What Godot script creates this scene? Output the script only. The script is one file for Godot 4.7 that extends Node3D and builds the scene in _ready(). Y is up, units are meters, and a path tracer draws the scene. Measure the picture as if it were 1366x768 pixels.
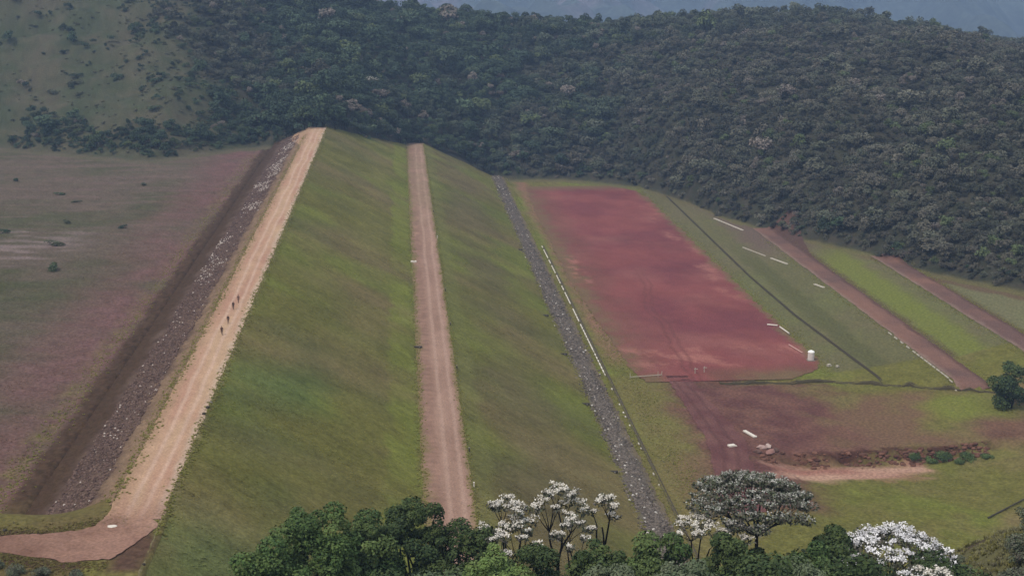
extends Node3D
# An earth dam in a valley, seen from the hillside above its near end.
# x runs across the dam (upstream is -x), d = -z runs along its crest, y = 0 is the crest road.

var broad := FastNoiseLite.new()
var mid := FastNoiseLite.new()
var fine := FastNoiseLite.new()
var rng := RandomNumberGenerator.new()
var used := {}
var mats := {}

# ---------------------------------------------------------------- helpers
func sm(a: float, b: float, x: float) -> float:
	return smoothstep(a, b, x)

func band(a: float, b: float, soft: float, x: float) -> float:
	return smoothstep(a - soft, a + soft, x) * (1.0 - smoothstep(b - soft, b + soft, x))

func table(pts: Array, x: float) -> float:
	if x <= pts[0].x: return pts[0].y
	for i in range(1, pts.size()):
		if x <= pts[i].x:
			var t: float = (x - pts[i - 1].x) / (pts[i].x - pts[i - 1].x)
			return lerpf(pts[i - 1].y, pts[i].y, t)
	return pts[-1].y

func numbered(called: String) -> String:
	if not used.has(called):
		used[called] = 0
		return called
	used[called] += 1
	return "%s_%03d" % [called, used[called]]

func thing(called: String, label: String, category: String, at := Vector3.ZERO, turn := 0.0, group := "") -> Node3D:
	var o := Node3D.new()
	o.name = numbered(called)
	add_child(o)
	o.position = at
	o.rotation.y = turn
	o.set_meta("label", label)
	o.set_meta("category", category)
	o.set_meta("kind", "thing")
	if group: o.set_meta("group", group)
	return o

func copy_of(root: Node3D, called: String, label: String, at: Vector3, turn: float, size: Vector3, group := "") -> Node3D:
	var r: Node3D = root.duplicate()
	r.name = numbered(called)
	add_child(r)
	r.position = at
	r.rotation.y = turn
	r.scale = size
	r.set_meta("label", label)
	if group: r.set_meta("group", group)
	return r

func part(called: String, mesh: Mesh, mat: Material, parent: Node, at := Vector3.ZERO) -> MeshInstance3D:
	var o := MeshInstance3D.new()
	o.name = called
	o.mesh = mesh
	o.material_override = mat
	o.position = at
	parent.add_child(o, true)
	return o

func structure(called: String, mesh: Mesh, mat: Material) -> MeshInstance3D:
	var o := part(numbered(called), mesh, mat, self)
	o.set_meta("kind", "structure")
	return o

func noise_tex(seed_: int, freq: float, lo: float, hi: float, octaves := 4, size := 512) -> ImageTexture:
	var n := FastNoiseLite.new()
	n.seed = seed_
	n.noise_type = FastNoiseLite.TYPE_SIMPLEX_SMOOTH
	n.frequency = freq
	n.fractal_octaves = octaves
	var im: Image = n.get_seamless_image(size, size)
	im.convert(Image.FORMAT_L8)
	var d := im.get_data()
	for i in d.size():
		d[i] = int(255.0 * lerpf(lo, hi, d[i] / 255.0))
	var o := Image.create_from_data(size, size, false, Image.FORMAT_L8, d)
	o.convert(Image.FORMAT_RGB8)
	return ImageTexture.create_from_image(o)

func normal_tex(seed_: int, freq: float, strength: float, octaves := 4, size := 512) -> ImageTexture:
	var n := FastNoiseLite.new()
	n.seed = seed_
	n.frequency = freq
	n.fractal_octaves = octaves
	var im: Image = n.get_seamless_image(size, size)
	im.convert(Image.FORMAT_RGBA8)
	im.bump_map_to_normal_map(strength)
	return ImageTexture.create_from_image(im)

func earth_mat(tex: Texture2D, scale: Vector3, normal: Texture2D = null, bump := 1.0) -> StandardMaterial3D:
	var m := StandardMaterial3D.new()
	m.vertex_color_use_as_albedo = true
	m.albedo_texture = tex
	m.uv1_triplanar = true
	m.uv1_world_triplanar = true
	m.uv1_scale = scale
	m.roughness = 1.0
	m.metallic_specular = 0.15
	if normal:
		m.normal_enabled = true
		m.normal_texture = normal
		m.normal_scale = bump
	return m

func plain(lin: Color, rough := 0.85) -> StandardMaterial3D:
	var m := StandardMaterial3D.new()
	m.albedo_color = lin.linear_to_srgb()
	m.roughness = rough
	m.metallic_specular = 0.3
	return m

func leaf_mat(back := 0.35) -> StandardMaterial3D:
	var m := StandardMaterial3D.new()
	m.vertex_color_use_as_albedo = true
	m.roughness = 0.75
	m.metallic_specular = 0.25
	m.cull_mode = BaseMaterial3D.CULL_DISABLED
	if back > 0.0:
		m.backlight_enabled = true
		m.backlight = Color(back, back, back * 0.6)
	return m

# a grid of points: pos(i, j) and col(p), i along rows, j along columns
func grid(rows: int, cols: int, pos: Callable, col: Callable) -> ArrayMesh:
	var v := PackedVector3Array(); v.resize(rows * cols)
	var c := PackedColorArray(); c.resize(rows * cols)
	var nn := PackedVector3Array(); nn.resize(rows * cols)
	for i in rows:
		for j in cols:
			var p: Vector3 = pos.call(i, j)
			v[i * cols + j] = p
			c[i * cols + j] = col.call(p)
	var ups := 0.0
	for i in rows:
		for j in cols:
			var a := v[i * cols + maxi(j - 1, 0)]
			var b := v[i * cols + mini(j + 1, cols - 1)]
			var e := v[maxi(i - 1, 0) * cols + j]
			var f := v[mini(i + 1, rows - 1) * cols + j]
			var n := (b - a).cross(f - e).normalized()
			ups += n.y
			nn[i * cols + j] = n if n.y > 0.0 else -n
	var ix := PackedInt32Array(); ix.resize((rows - 1) * (cols - 1) * 6)
	var k := 0
	for i in rows - 1:
		for j in cols - 1:
			var q := i * cols + j
			ix[k] = q; ix[k + 1] = q + cols; ix[k + 2] = q + 1
			ix[k + 3] = q + 1; ix[k + 4] = q + cols; ix[k + 5] = q + cols + 1
			if ups < 0.0:
				ix[k + 1] = q + 1; ix[k + 2] = q + cols
				ix[k + 4] = q + cols + 1; ix[k + 5] = q + cols
			k += 6
	var arr := []
	arr.resize(Mesh.ARRAY_MAX)
	arr[Mesh.ARRAY_VERTEX] = v
	arr[Mesh.ARRAY_NORMAL] = nn
	arr[Mesh.ARRAY_COLOR] = c
	arr[Mesh.ARRAY_INDEX] = ix
	var m := ArrayMesh.new()
	m.add_surface_from_arrays(Mesh.PRIMITIVE_TRIANGLES, arr)
	return m

func steps(a: float, b: float, per: float) -> PackedFloat32Array:
	# distances from a to b whose spacing grows with the distance
	var out := PackedFloat32Array()
	var n := int(ceil(log(b / a) * per))
	for i in n + 1:
		out.append(a * pow(b / a, float(i) / n))
	return out

# ---------------------------------------------------------------- the shape of the land
const SECTION := [Vector2(-61, -8.5), Vector2(-53, -6.6), Vector2(-39.4, -0.25), Vector2(-38.8, 0), Vector2(-31.8, 0), Vector2(2.4, -16.6), Vector2(10.9, -16.6), Vector2(43.4, -32.4), Vector2(49.6, -33.0), Vector2(52, -33.5), Vector2(56, -33.6), Vector2(110, -33.8), Vector2(118, -32.9), Vector2(133.5, -30.4), Vector2(142.5, -30.4), Vector2(156.5, -26.9), Vector2(165, -26.9), Vector2(200, -20), Vector2(300, -2), Vector2(900, 30)]
const BASE := [Vector2(-900, 640), Vector2(-173, 598), Vector2(-101, 552), Vector2(-66, 590), Vector2(-33, 578), Vector2(-15, 610), Vector2(5, 652), Vector2(41, 650), Vector2(78, 650), Vector2(111, 626), Vector2(123, 575), Vector2(130, 528), Vector2(144, 488), Vector2(163, 421), Vector2(181, 370), Vector2(215, 300), Vector2(300, 220), Vector2(900, 150)]
const RIDGE := [Vector2(-900, 90), Vector2(-200, 84), Vector2(-110, 72), Vector2(-60, 54), Vector2(-14, 40), Vector2(32, 36), Vector2(78, 32), Vector2(134, 29), Vector2(196, 34), Vector2(263, 36.5), Vector2(342, 22), Vector2(400, 15), Vector2(500, 4), Vector2(900, -10)]

func base_d(x: float) -> float:
	return table(BASE, x)

func far_hill(x: float, d: float) -> float:
	var b := base_d(x)
	var y0 := table(SECTION, x)
	var t := (d - b) / (850.0 - b)
	if t <= 0.0: return y0 + (d - b) * 0.3
	var yr := table(RIDGE, x)
	if t <= 1.0:
		var e := t + 0.35 * t * (1.0 - t)
		return lerpf(y0, yr, e) + broad.get_noise_2d(x * 1.5, d * 1.5) * 9.0 * sin(t * PI)
	return yr - (d - 850.0) * 0.32

func near_hill(x: float, d: float) -> float:
	var lift := 10.0 * sm(46.0, 66.0, x) * sm(60, 120, d) + 7.0 * (1.0 - sm(-46.0, -31.0, x)) * sm(80, 130, d)
	var y := 68.0 - 0.52 * d + lift
	if d > 132.0: y -= (d - 132.0) * 0.35
	if d < 0.0: y = 68.0
	return y + broad.get_noise_2d(x * 3.0, d * 3.0) * 0.8

func land(x: float, d: float) -> float:
	var y := table(SECTION, x)
	if x > 56.0:
		# the low ground in front of the terraces
		var w := sm(56, 70, x) * (1.0 - sm(-3.0, 3.0, d - (321.0 - sm(105, 145, x) * 19.0)))
		y = lerpf(y, -33.8 + 0.7 * (y + 33.8), w)
		# ditch at the foot of the terraces and of the red field
		var e := d - (319.0 - sm(105, 145, x) * 19.0) + mid.get_noise_2d(x, 3.0) * 1.2
		y -= 0.7 * (1.0 - sm(0.4, 1.6, absf(e))) * sm(76, 82, x) * (1.0 - sm(143, 150, x))
		# worn bank above the sand
		var bank_d := 268.0 + mid.get_noise_2d(x * 1.4, 9.0) * 2.2
		y -= 2.0 * (1.0 - sm(-1.2, 0.9, d - bank_d)) * sm(74, 84, x) * (1.0 - sm(118, 140, x)) * sm(225, 262, d)
	if x < -45.0:
		y += broad.get_noise_2d(x * 2.0, d * 2.0) * 0.5
	# the near end of the upstream face closes against the hillside; the access road leaves over it
	if x < -31.0:
		var fill := (1.0 - sm(164.0, 176.0, d + 0.3 * (x + 39.0)))
		y = lerpf(y, -0.1 + minf(0.0, (x + 39.0) * 0.012), fill)
	y = maxf(y, maxf(near_hill(x, d) if d < 260.0 else -99.0, far_hill(x, d)))
	return y

func on_land(x: float, d: float, up := 0.0) -> Vector3:
	return Vector3(x, land(x, d) + up, -d)

# ---------------------------------------------------------------- colours of the soil and grass (linear)
const GRASS := Color(0.166, 0.156, 0.042)
const GRASS_DRY := Color(0.205, 0.162, 0.070)
const GRASS_LUSH := Color(0.176, 0.200, 0.038)
const GRASS_DARK := Color(0.098, 0.098, 0.040)
const RED := Color(0.255, 0.082, 0.076)
const RED_DARK := Color(0.142, 0.060, 0.057)
const PINK := Color(0.440, 0.255, 0.180)
const TAN := Color(0.500, 0.335, 0.220)
const MUD := Color(0.150, 0.092, 0.058)
const PURPLE := Color(0.180, 0.100, 0.105)

func n1(p: Vector3, k := 1.0) -> float:
	return broad.get_noise_2d(p.x * k, p.z * k)

func n2(p: Vector3, k := 1.0) -> float:
	return mid.get_noise_2d(p.x * k, p.z * k)

func n3(p: Vector3, k := 1.0) -> float:
	return fine.get_noise_2d(p.x * k, p.z * k)

func grass_at(p: Vector3) -> Color:
	var a := n1(p, 1.3)
	var b := n2(p, 0.8)
	var c := GRASS.lerp(GRASS_DRY, clampf(0.35 + a * 1.1 + b * 0.5, 0, 1))
	c = c.lerp(GRASS_LUSH, clampf(n1(p + Vector3(300, 0, 90), 1.7) * 1.4 + n2(p + Vector3(60, 0, 0), 1.2) * 0.6, 0, 0.8))
	return c * (1.0 + 0.28 * n3(p) + 0.18 * n2(p, 2.0))

func ground_color(p: Vector3) -> Color:
	var x := p.x
	var d := -p.z
	var wob := n2(p) * 3.0 + n3(p) * 1.0
	var c := grass_at(p)
	if x > 44.0 and d < 150.0:
		c = c.lerp(Color(0.130, 0.120, 0.075), 0.6)
		c = c.lerp(Color(0.085, 0.060, 0.042), 0.85 * band(130.0, 134.5, 0.8, d + n2(p) * 1.5))
	var b := base_d(x)
	if d > b - 14.0:
		# hill: undergrowth below the wood, rough pasture on the upstream side
		var wood := Color(0.050, 0.054, 0.034).lerp(Color(0.085, 0.074, 0.054), clampf(0.4 + n2(p, 1.5), 0, 1))
		var pasture := Color(0.068, 0.078, 0.042).lerp(Color(0.105, 0.094, 0.060), clampf(0.4 + n1(p, 2.0) * 1.3 + n2(p) * 0.7, 0, 1)) * (1.0 + 0.3 * n3(p))
		var edge := x - (-62.0 - (d - 585.0) * 0.31)
		var hill := pasture.lerp(wood, sm(-14, 10, edge + wob * 2.5))
		if x < -38.0:
			c = Color(0.150, 0.120, 0.084).lerp(Color(0.120, 0.112, 0.060), clampf(0.5 + n2(p), 0, 1))
		else:
			c = c.lerp(Color(0.150, 0.125, 0.070), 0.6)
		return c.lerp(hill, sm(-9.0, 2.0, d - b + wob * 1.2))
	if x < -38.5:
		# dry bed behind the dam
		var flow := mid.get_noise_2d(x * 0.18, d * 0.9)
		var bed := Color(0.142, 0.108, 0.080).lerp(Color(0.098, 0.094, 0.052), clampf(0.5 + n1(p, 1.1) * 1.5 + flow * 0.9 + n2(p, 0.7) * 0.3, 0, 1))
		bed = bed.lerp(Color(0.190, 0.128, 0.112), 0.6 * sm(0.0, 0.4, flow) * sm(330, 400, d))
		bed = bed.lerp(Color(0.078, 0.084, 0.036), 0.8 * clampf(0.4 + n1(p + Vector3(40, 0, 200), 2.2) * 1.5 + n2(p) * 0.5, 0, 1) * (1.0 - sm(340, 420, d)) * (1.0 - sm(-98, -74, x + wob * 2.0)))
		# pale silt
		bed = bed.lerp(Color(0.280, 0.210, 0.200), 0.75 * sm(0.0, 0.5, n2(Vector3(x * 0.5, 0, d * 1.6)) + 0.35 - absf(d - 385.0 - (x + 105.0) * 0.2) / 42.0) * (1.0 - sm(-105, -82, x)))
		# red-purple margin along the dam
		var pm := (1.0 - sm(5.0, 26.0 + 10.0 * sm(300, 180, d), -61.0 - x + wob * 1.6)) * 0.9
		bed = bed.lerp(Color(0.170, 0.092, 0.080).lerp(Color(0.205, 0.108, 0.106), clampf(0.5 + n2(p, 1.7) * 1.2, 0, 1)), pm * clampf(0.85 + n1(p, 2.5) * 0.8 + n2(p) * 0.3, 0, 0.95))
		bed = bed * (1.0 + 0.22 * n3(p) + 0.15 * n2(p, 2.0))
		# verge of dry weed at the foot
		bed = bed.lerp(Color(0.200, 0.160, 0.066), 0.7 * band(-64.0, -60.0, 1.0, x + wob * 0.5) * clampf(0.4 + n2(p, 2.0), 0, 1) * (1.0 - sm(205, 330, d) * 0.6))
		bed = bed.lerp(MUD * (0.55 + 0.35 * n3(p, 1.5)), sm(-60.0, -57.5, x + wob * 0.5))
		# near shore
		var shore := 1.0 - sm(172.0, 188.0, d + 0.35 * (x + 39.0) + wob)
		bed = bed.lerp(c.lerp(MUD, 0.5), shore)
		if d < 172.0:
			var near_edge := table([Vector2(-85, 168), Vector2(-52, 157.6), Vector2(-40.5, 152.8), Vector2(-35, 153)], x)
			var far_edge := table([Vector2(-90, 176), Vector2(-62, 166), Vector2(-51, 161.6), Vector2(-44, 161.6), Vector2(-39.8, 163.6)], x)
			bed = bed.lerp(Color(0.075, 0.042, 0.032) * (1.0 + 0.3 * n3(p)), 0.9 * maxf(band(-2.2, 0.2, 0.5, d - near_edge + n2(p) * 1.2), band(-0.2, 1.6, 0.4, d - far_edge + n2(p) * 0.8) * (1.0 - sm(-47.0, -42.0, x))))
		return bed
	if x < -30.5 and d < 166.0 and d > 140.0:
		return c.lerp(Color(0.120, 0.070, 0.048) * (1.0 + 0.3 * n3(p)), band(-35.5, -31.6, 0.6, x + n2(p) * 0.8) * band(150.0, 163.0, 1.0, d))
	if x > 49.0 and d > 225.0:
		# low ground below the dam
		var bare := 0.0
		bare = maxf(bare, band(54.0, 60.0, 2.2, x + wob * 0.5) * sm(330, 350, d) * 0.9)
		var dirt := Color(0.240, 0.150, 0.085).lerp(Color(0.290, 0.150, 0.105), clampf(0.5 + n2(p), 0, 1))
		c = c.lerp(dirt, bare)
		if d < 326.0:
			# dark red spoil either side of the track
			var red := RED_DARK.lerp(Color(0.205, 0.098, 0.078), clampf(0.45 + n2(p, 1.2) * 1.1, 0, 1)) * (1.0 + 0.15 * n3(p))
			var w := band(63.0, 104.0, 5.0, x + wob * 2.0) * band(266.0, 319.0, 4.0, d + wob) * clampf(1.15 - 0.9 * sm(86, 104, x) * clampf(0.5 + n2(p, 0.8) * 2.0, 0, 1), 0, 1)
			w = maxf(w, 0.9 * band(64.0, 86.0, 4.0, x + wob) * band(306.0, 330.0, 3.0, d))
			w = maxf(w, 0.8 * sm(124.0, 130.0, x + wob) * band(268.0, 281.0, 2.5, d + wob * 0.8))
			w = maxf(w, band(57.0, 82.0, 4.0, x + wob) * band(238.0, 270.0, 5.0, d + wob * 0.7))
			c = c.lerp(red, w * 0.95)
			c = c.lerp(Color(0.200, 0.110, 0.075), 0.85 * band(96.0, 150.0, 9.0, x) * band(268.0, 306.0, 5.0, d + wob) * clampf(0.65 + n1(p, 3.0) * 1.6 + n2(p) * 0.6, 0, 1))
			c = c.lerp(Color(0.205, 0.165, 0.065), 0.5 * band(52.0, 64.0, 3.0, x + wob * 0.6) * (1.0 - sm(320, 330, d)))
			# raw bank and the washed-out sand below it
			c = c.lerp(Color(0.082, 0.038, 0.026), band(266.4, 270.2, 0.4, d + n2(p) * 1.8 + n3(p) * 1.2) * band(77.0, 126.0, 3.0, x + wob * 2.0) * clampf(0.6 + n2(Vector3(x * 0.8, 0, d * 2.5)) * 1.6 + n3(p) * 0.8, 0, 1))
			c = c.lerp(GRASS_LUSH * 1.15, 0.7 * band(122.0, 142.0, 4.0, x + wob) * band(284.0, 299.0, 3.0, d + wob))
			c = c.lerp(Color(0.520, 0.320, 0.235).lerp(Color(0.360, 0.170, 0.130), clampf(0.5 + n2(Vector3(x * 0.4, 0, d * 2.0)) * 1.4, 0, 1)), band(257.0, 265.8, 0.7, d + wob * 0.9) * band(76.0, 110.0, 2.5, x + wob * 2.5) * clampf(0.8 + n2(Vector3(x * 0.3, 0, d * 2.0)) * 1.3, 0, 1))
		else:
			# terraces
			c = c.lerp(Color(0.150, 0.138, 0.082), 0.6 * sm(108, 112, x))
			c = c.lerp(GRASS_DARK * 1.15, 0.75 * band(118.8, 125.0, 0.8, x + wob * 0.5) * (1.0 - sm(430, 520, d)))
			c = c.lerp(GRASS_LUSH * 1.05, 0.75 * band(143.0, 152.0, 2.0, x + wob * 0.6) * (1.0 - sm(430, 470, d)))
			c = c.lerp(Color(0.200, 0.195, 0.110), 0.5 * band(166.0, 178.0, 1.5, x))
			c = c.lerp(MUD * 0.8, 0.7 * maxf(band(141.8, 143.4, 0.4, x + n3(p) * 0.4), band(164.4, 165.8, 0.4, x + n3(p) * 0.4)))  # raw bank soil, darkened in colour to paint the cut banks' shade
			c = c.lerp(Color(0.165, 0.110, 0.095), 0.8 * band(126.0, 150.0, 4.0, x + wob) * sm(440, 480, d + wob * 2.0))
			c = c.lerp(MUD, 0.8 * band(-22.0, -12.0, 2.0, d - b + wob) * sm(150, 160, x))
	return c

func slope_color(p: Vector3) -> Color:
	var x := p.x
	var d := -p.z
	# the wash lines run down the slope, a little towards the near end
	var s := fine.get_noise_2d((x * 0.25 - d * 0.05), d * 0.9 + x * 0.35)
	var s2 := 0.6 * mid.get_noise_2d(x * 0.35, d * 0.8 + x * 0.25) + 0.5 * n2(p, 0.6)
	var a := n1(p, 1.2)
	var c := GRASS.lerp(GRASS_DRY, clampf(0.30 + a * 1.2 + s2 * 0.5, 0, 1))
	c = c.lerp(GRASS_LUSH, clampf(n1(p + Vector3(500, 0, 10), 1.5) * 1.5 + s2 * 0.5, 0, 0.75))
	c = c.lerp(GRASS_DARK * 1.2, 0.7 * clampf(n1(p + Vector3(-200, 0, 700), 1.9) * 1.3 + s * 0.4, 0, 1))
	if x < 3.0:
		c = c.lerp(Color(0.205, 0.225, 0.045), 0.75 * band(-3.5, 2.4, 0.8, x + n2(p) * 1.5) * clampf(0.75 + n1(p, 3.0) * 1.4, 0, 1))
		c = c.lerp(Color(0.215, 0.195, 0.066), 0.55 * band(-14.0, -5.0, 2.5, x + n2(p) * 3.0) * clampf(0.4 + n1(p, 2.4) * 1.6, 0, 1) * sm(230, 300, d))
		c = c.lerp(Color(0.110, 0.150, 0.052), 0.7 * band(-31.0, -15.0, 5.0, x + n2(p) * 3.0) * sm(330, 230, d) * clampf(0.5 + n1(p, 1.3) * 1.5, 0, 1))
		c = c.lerp(Color(0.330, 0.255, 0.160), 0.6 * sm(-31.2, -31.8, x + n3(p, 2.0) * 0.9))
	else:
		c = c.lerp(Color(0.165, 0.130, 0.066), 0.65 * band(18.0, 33.0, 5.0, x + n2(p) * 4.0) * clampf(0.6 + n1(p, 1.4) * 1.3, 0, 1))
		c = c.lerp(Color(0.190, 0.190, 0.060), 0.6 * band(11.0, 15.0, 1.2, x + n2(p) * 1.2))
	return c * (1.0 + 0.20 * s + 0.10 * s2 + 0.22 * n3(p) + 0.16 * n2(p, 0.7) + 0.14 * n1(p, 4.0))

func crest_color(p: Vector3) -> Color:
	var x := p.x
	var d := -p.z
	var c := PINK.lerp(TAN, clampf(0.5 + n2(Vector3(x * 2.5, 0, d * 0.25)) * 0.9 + n1(p, 2.0) * 0.6, 0, 1))
	# wheel ruts worn paler, gravel thrown to the outer edge
	var rut := maxf(band(-36.6, -36.0, 0.25, x + n2(p, 0.3) * 0.5), band(-34.6, -34.0, 0.25, x + n2(p, 0.3) * 0.5))
	c = c.lerp(Color(0.58, 0.40, 0.31), 0.75 * rut)
	c = c.lerp(Color(0.52, 0.40, 0.31), 0.7 * sm(-33.2, -32.2, x + n2(p) * 0.6))
	c = c.lerp(Color(0.36, 0.235, 0.150), 0.7 * (1.0 - sm(-38.6, -37.2, x + n2(p) * 0.8)))
	c = c.lerp(Color(0.300, 0.168, 0.128), 0.75 * (1.0 - sm(160.0, 180.0, d + n2(p) * 3.0 - (x + 35.0) * 0.8)))
	return c * (1.0 + 0.16 * n3(p, 1.5) + 0.10 * n2(p, 2.0))

func bench_color(p: Vector3) -> Color:
	var x := p.x
	var d := -p.z
	var c := Color(0.300, 0.185, 0.140).lerp(Color(0.370, 0.235, 0.180), clampf(0.5 + n2(Vector3(x * 2.0, 0, d * 0.3)), 0, 1))
	# rough, raked half on the left, two pale wheel tracks on the right
	var rake := fine.get_noise_2d(x * 0.3, d * 2.2)
	c = c.lerp(Color(0.270, 0.160, 0.120) * (1.0 + 0.5 * rake), 0.7 * (1.0 - sm(5.0, 6.2, x + n2(p) * 0.6)))
	var rut := maxf(band(6.3, 7.0, 0.25, x + n2(p, 0.2) * 0.5), band(8.7, 9.4, 0.25, x + n2(p, 0.2) * 0.5))
	c = c.lerp(Color(0.430, 0.285, 0.225), 0.75 * rut)
	c = c.lerp(GRASS_DRY, 0.8 * (1.0 - sm(2.6, 4.4, x + n3(p) * 0.8 + n2(p) * 1.5)))
	c = c.lerp(GRASS_DRY, 0.75 * sm(9.8, 10.8, x + n3(p) * 0.6 + n2(p) * 0.9))
	c = c.lerp(Color(0.235, 0.180, 0.110), 0.45 * sm(400, 520, d) * clampf(0.7 + n2(p, 0.5), 0, 1))
	return c * (1.0 + 0.15 * n3(p, 1.5) + 0.08 * n2(p, 2.0))

func riprap_color(p: Vector3) -> Color:
	var x := p.x
	var c := Color(0.105, 0.068, 0.056).lerp(Color(0.150, 0.100, 0.076), clampf(0.5 + n2(p) * 1.2, 0, 1))
	c = c.lerp(MUD * 0.6, 1.0 - sm(-52.4, -49.8, x + n2(p) * 2.0))
	c = c.lerp(Color(0.300, 0.200, 0.130), 0.85 * sm(-44.6, -40.6, x + n2(p) * 1.6))
	return c * (1.0 + 0.35 * n3(p, 2.0))

func drain_color(p: Vector3) -> Color:
	var c := Color(0.120, 0.100, 0.082).lerp(Color(0.190, 0.165, 0.132), clampf(0.5 + n2(p) + n3(p) * 0.6, 0, 1))
	c = c.lerp(GRASS.lerp(GRASS_DRY, 0.5), 1.0 - sm(43.2, 45.0, p.x + n2(p) * 1.6))
	return c.lerp(Color(0.215, 0.165, 0.105), 0.85 * sm(47.6, 49.2, p.x + n2(p) * 1.4))

func red_color(p: Vector3) -> Color:
	var x := p.x
	var d := -p.z
	var c := RED.lerp(Color(0.190, 0.060, 0.064), clampf(0.4 + n1(p, 1.6) * 1.2 + n2(p, 0.7) * 0.4, 0, 1))
	c = c.lerp(Color(0.300, 0.122, 0.102), 0.7 * clampf(n1(p + Vector3(80, 0, 400), 2.0) * 1.3, 0, 0.8))
	# browner along the near left side, pale scrapes along the edges
	c = c.lerp(Color(0.200, 0.090, 0.068), 0.8 * (1.0 - sm(58.0, 74.0, x + n2(p) * 4.0)))
	c = c.lerp(Color(0.175, 0.088, 0.060), 0.7 * (1.0 - sm(326.0, 336.0, d + n2(p) * 3.0)) * sm(74, 80, x))
	var streak := mid.get_noise_2d(x * 0.6 + d * 0.1, d * 0.35) * 0.8 + n2(p, 0.6) * 0.5
	c = c.lerp(Color(0.400, 0.180, 0.140), 0.5 * sm(0.05, 0.5, streak + n3(p) * 0.3) * (band(101.0, 109.0, 2.0, x) * sm(380, 430, d) + band(333.0, 352.0, 4.0, d)))
	c = c * (1.0 + 0.16 * streak)
	var wheel := maxf(band(71.0, 71.7, 0.3, x + n2(p, 0.25) * 3.0 - (d - 330.0) * 0.06), band(73.2, 73.9, 0.3, x + n2(p, 0.25) * 3.0 - (d - 330.0) * 0.06)) * (1.0 - sm(420, 470, d))
	c = c.lerp(Color(0.150, 0.055, 0.048), 0.6 * wheel)
	var rim := maxf(1.0 - sm(55.0, 63.0, x + n2(p) * 5.0 + n3(p) * 2.0), sm(106.6, 109.6, x + n2(p) * 2.5 + n3(p) * 1.2))
	rim = maxf(rim, maxf((1.0 - sm(324.0, 331.0, d + n2(p) * 3.0)) * maxf(1.0 - sm(63, 67, x), sm(82, 92, x + n2(p) * 5.0)), sm(608.0, 622.0, d + n2(p) * 4.0)))
	c = c.lerp(Color(0.185, 0.130, 0.070), 0.85 * rim)
	c = c.lerp(Color(0.480, 0.200, 0.160), 0.5 * sm(0.0, 0.4, n2(p, 1.5) + n3(p) * 0.4) * band(57.0, 62.0, 1.5, x) * band(425.0, 470.0, 6.0, d))
	return c * (1.0 + 0.10 * n3(p) + 0.08 * n2(p, 2.0))

func terrace_road_color(p: Vector3) -> Color:
	var c := Color(0.165, 0.098, 0.084).lerp(Color(0.250, 0.135, 0.102), clampf(0.4 + n1(p, 2.5) * 1.1 + n2(p) * 0.5, 0, 1))
	var xx := p.x - (134.2 if p.x < 150.0 else 157.0)
	c = c.lerp(Color(0.300, 0.215, 0.165), 0.6 * (1.0 - sm(0.3, 1.6, xx + n2(p))))
	c = c.lerp(Color(0.100, 0.058, 0.045), 0.75 * sm(6.0, 7.2, xx + n2(p)))  # outer edge painted darker for the shade of the cut bank
	return c * (1.0 + 0.15 * n3(p, 1.3))

func track_color(p: Vector3) -> Color:
	var c := RED_DARK.lerp(Color(0.195, 0.094, 0.082), clampf(0.5 + n2(p, 1.2), 0, 1))
	var mid_x := table([Vector2(238, 64.5), Vector2(255, 67.3), Vector2(278, 70.8), Vector2(326, 69.3)], -p.z)
	var rut := maxf(band(-1.7, -1.0, 0.3, p.x - mid_x + n2(p, 0.4)), band(1.0, 1.7, 0.3, p.x - mid_x + n2(p, 0.4)))
	c = c.lerp(Color(0.100, 0.044, 0.040), 0.55 * rut)
	c = c.lerp(Color(0.300, 0.190, 0.165), 0.5 * band(-2.9, -2.3, 0.3, p.x - mid_x + n2(p)) * sm(0.0, 0.3, n2(p, 0.5)))
	return c * (1.0 + 0.14 * n3(p, 1.2))

# depth by which the ground lies below the sheets that cover it
func sunk(x: float, d: float) -> float:
	var s := 0.0
	if x > -56.0 and x < 50.0 and d > 120.0 and d < 690.0:
		s = 1.6 * band(-54.5, 48.5, 0.9, x) * sm(122, 126, d) * maxf(sm(174, 177, d), sm(-31.2, -30.0, x))
		if x < -31.0 and x > -39.5: s = maxf(s, 0.3 * sm(168, 172, d))
	if x > 56.0 and x < 112.0 and d > 330.0 and d < 622.0:
		s = maxf(s, 0.4 * band(59.5, 107.5, 0.8, x) * band(334.0, 612.0, 2.0, d))
	return s

# ---------------------------------------------------------------- the scene
func _ready() -> void:
	rng.seed = 7
	broad.seed = 11; broad.noise_type = FastNoiseLite.TYPE_SIMPLEX_SMOOTH; broad.frequency = 0.011; broad.fractal_octaves = 3
	mid.seed = 23; mid.noise_type = FastNoiseLite.TYPE_SIMPLEX_SMOOTH; mid.frequency = 0.09; mid.fractal_octaves = 3
	fine.seed = 37; fine.noise_type = FastNoiseLite.TYPE_SIMPLEX_SMOOTH; fine.frequency = 0.45; fine.fractal_octaves = 3
	setup_view()
	build_ground()
	build_dam()
	build_sheets()
	build_mountain()
	print("setting built ", Time.get_ticks_msec())
	build_stones()
	build_forest()
	build_foreground()
	print("plants built ", Time.get_ticks_msec())
	build_objects()
	print("all built ", Time.get_ticks_msec())

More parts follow.
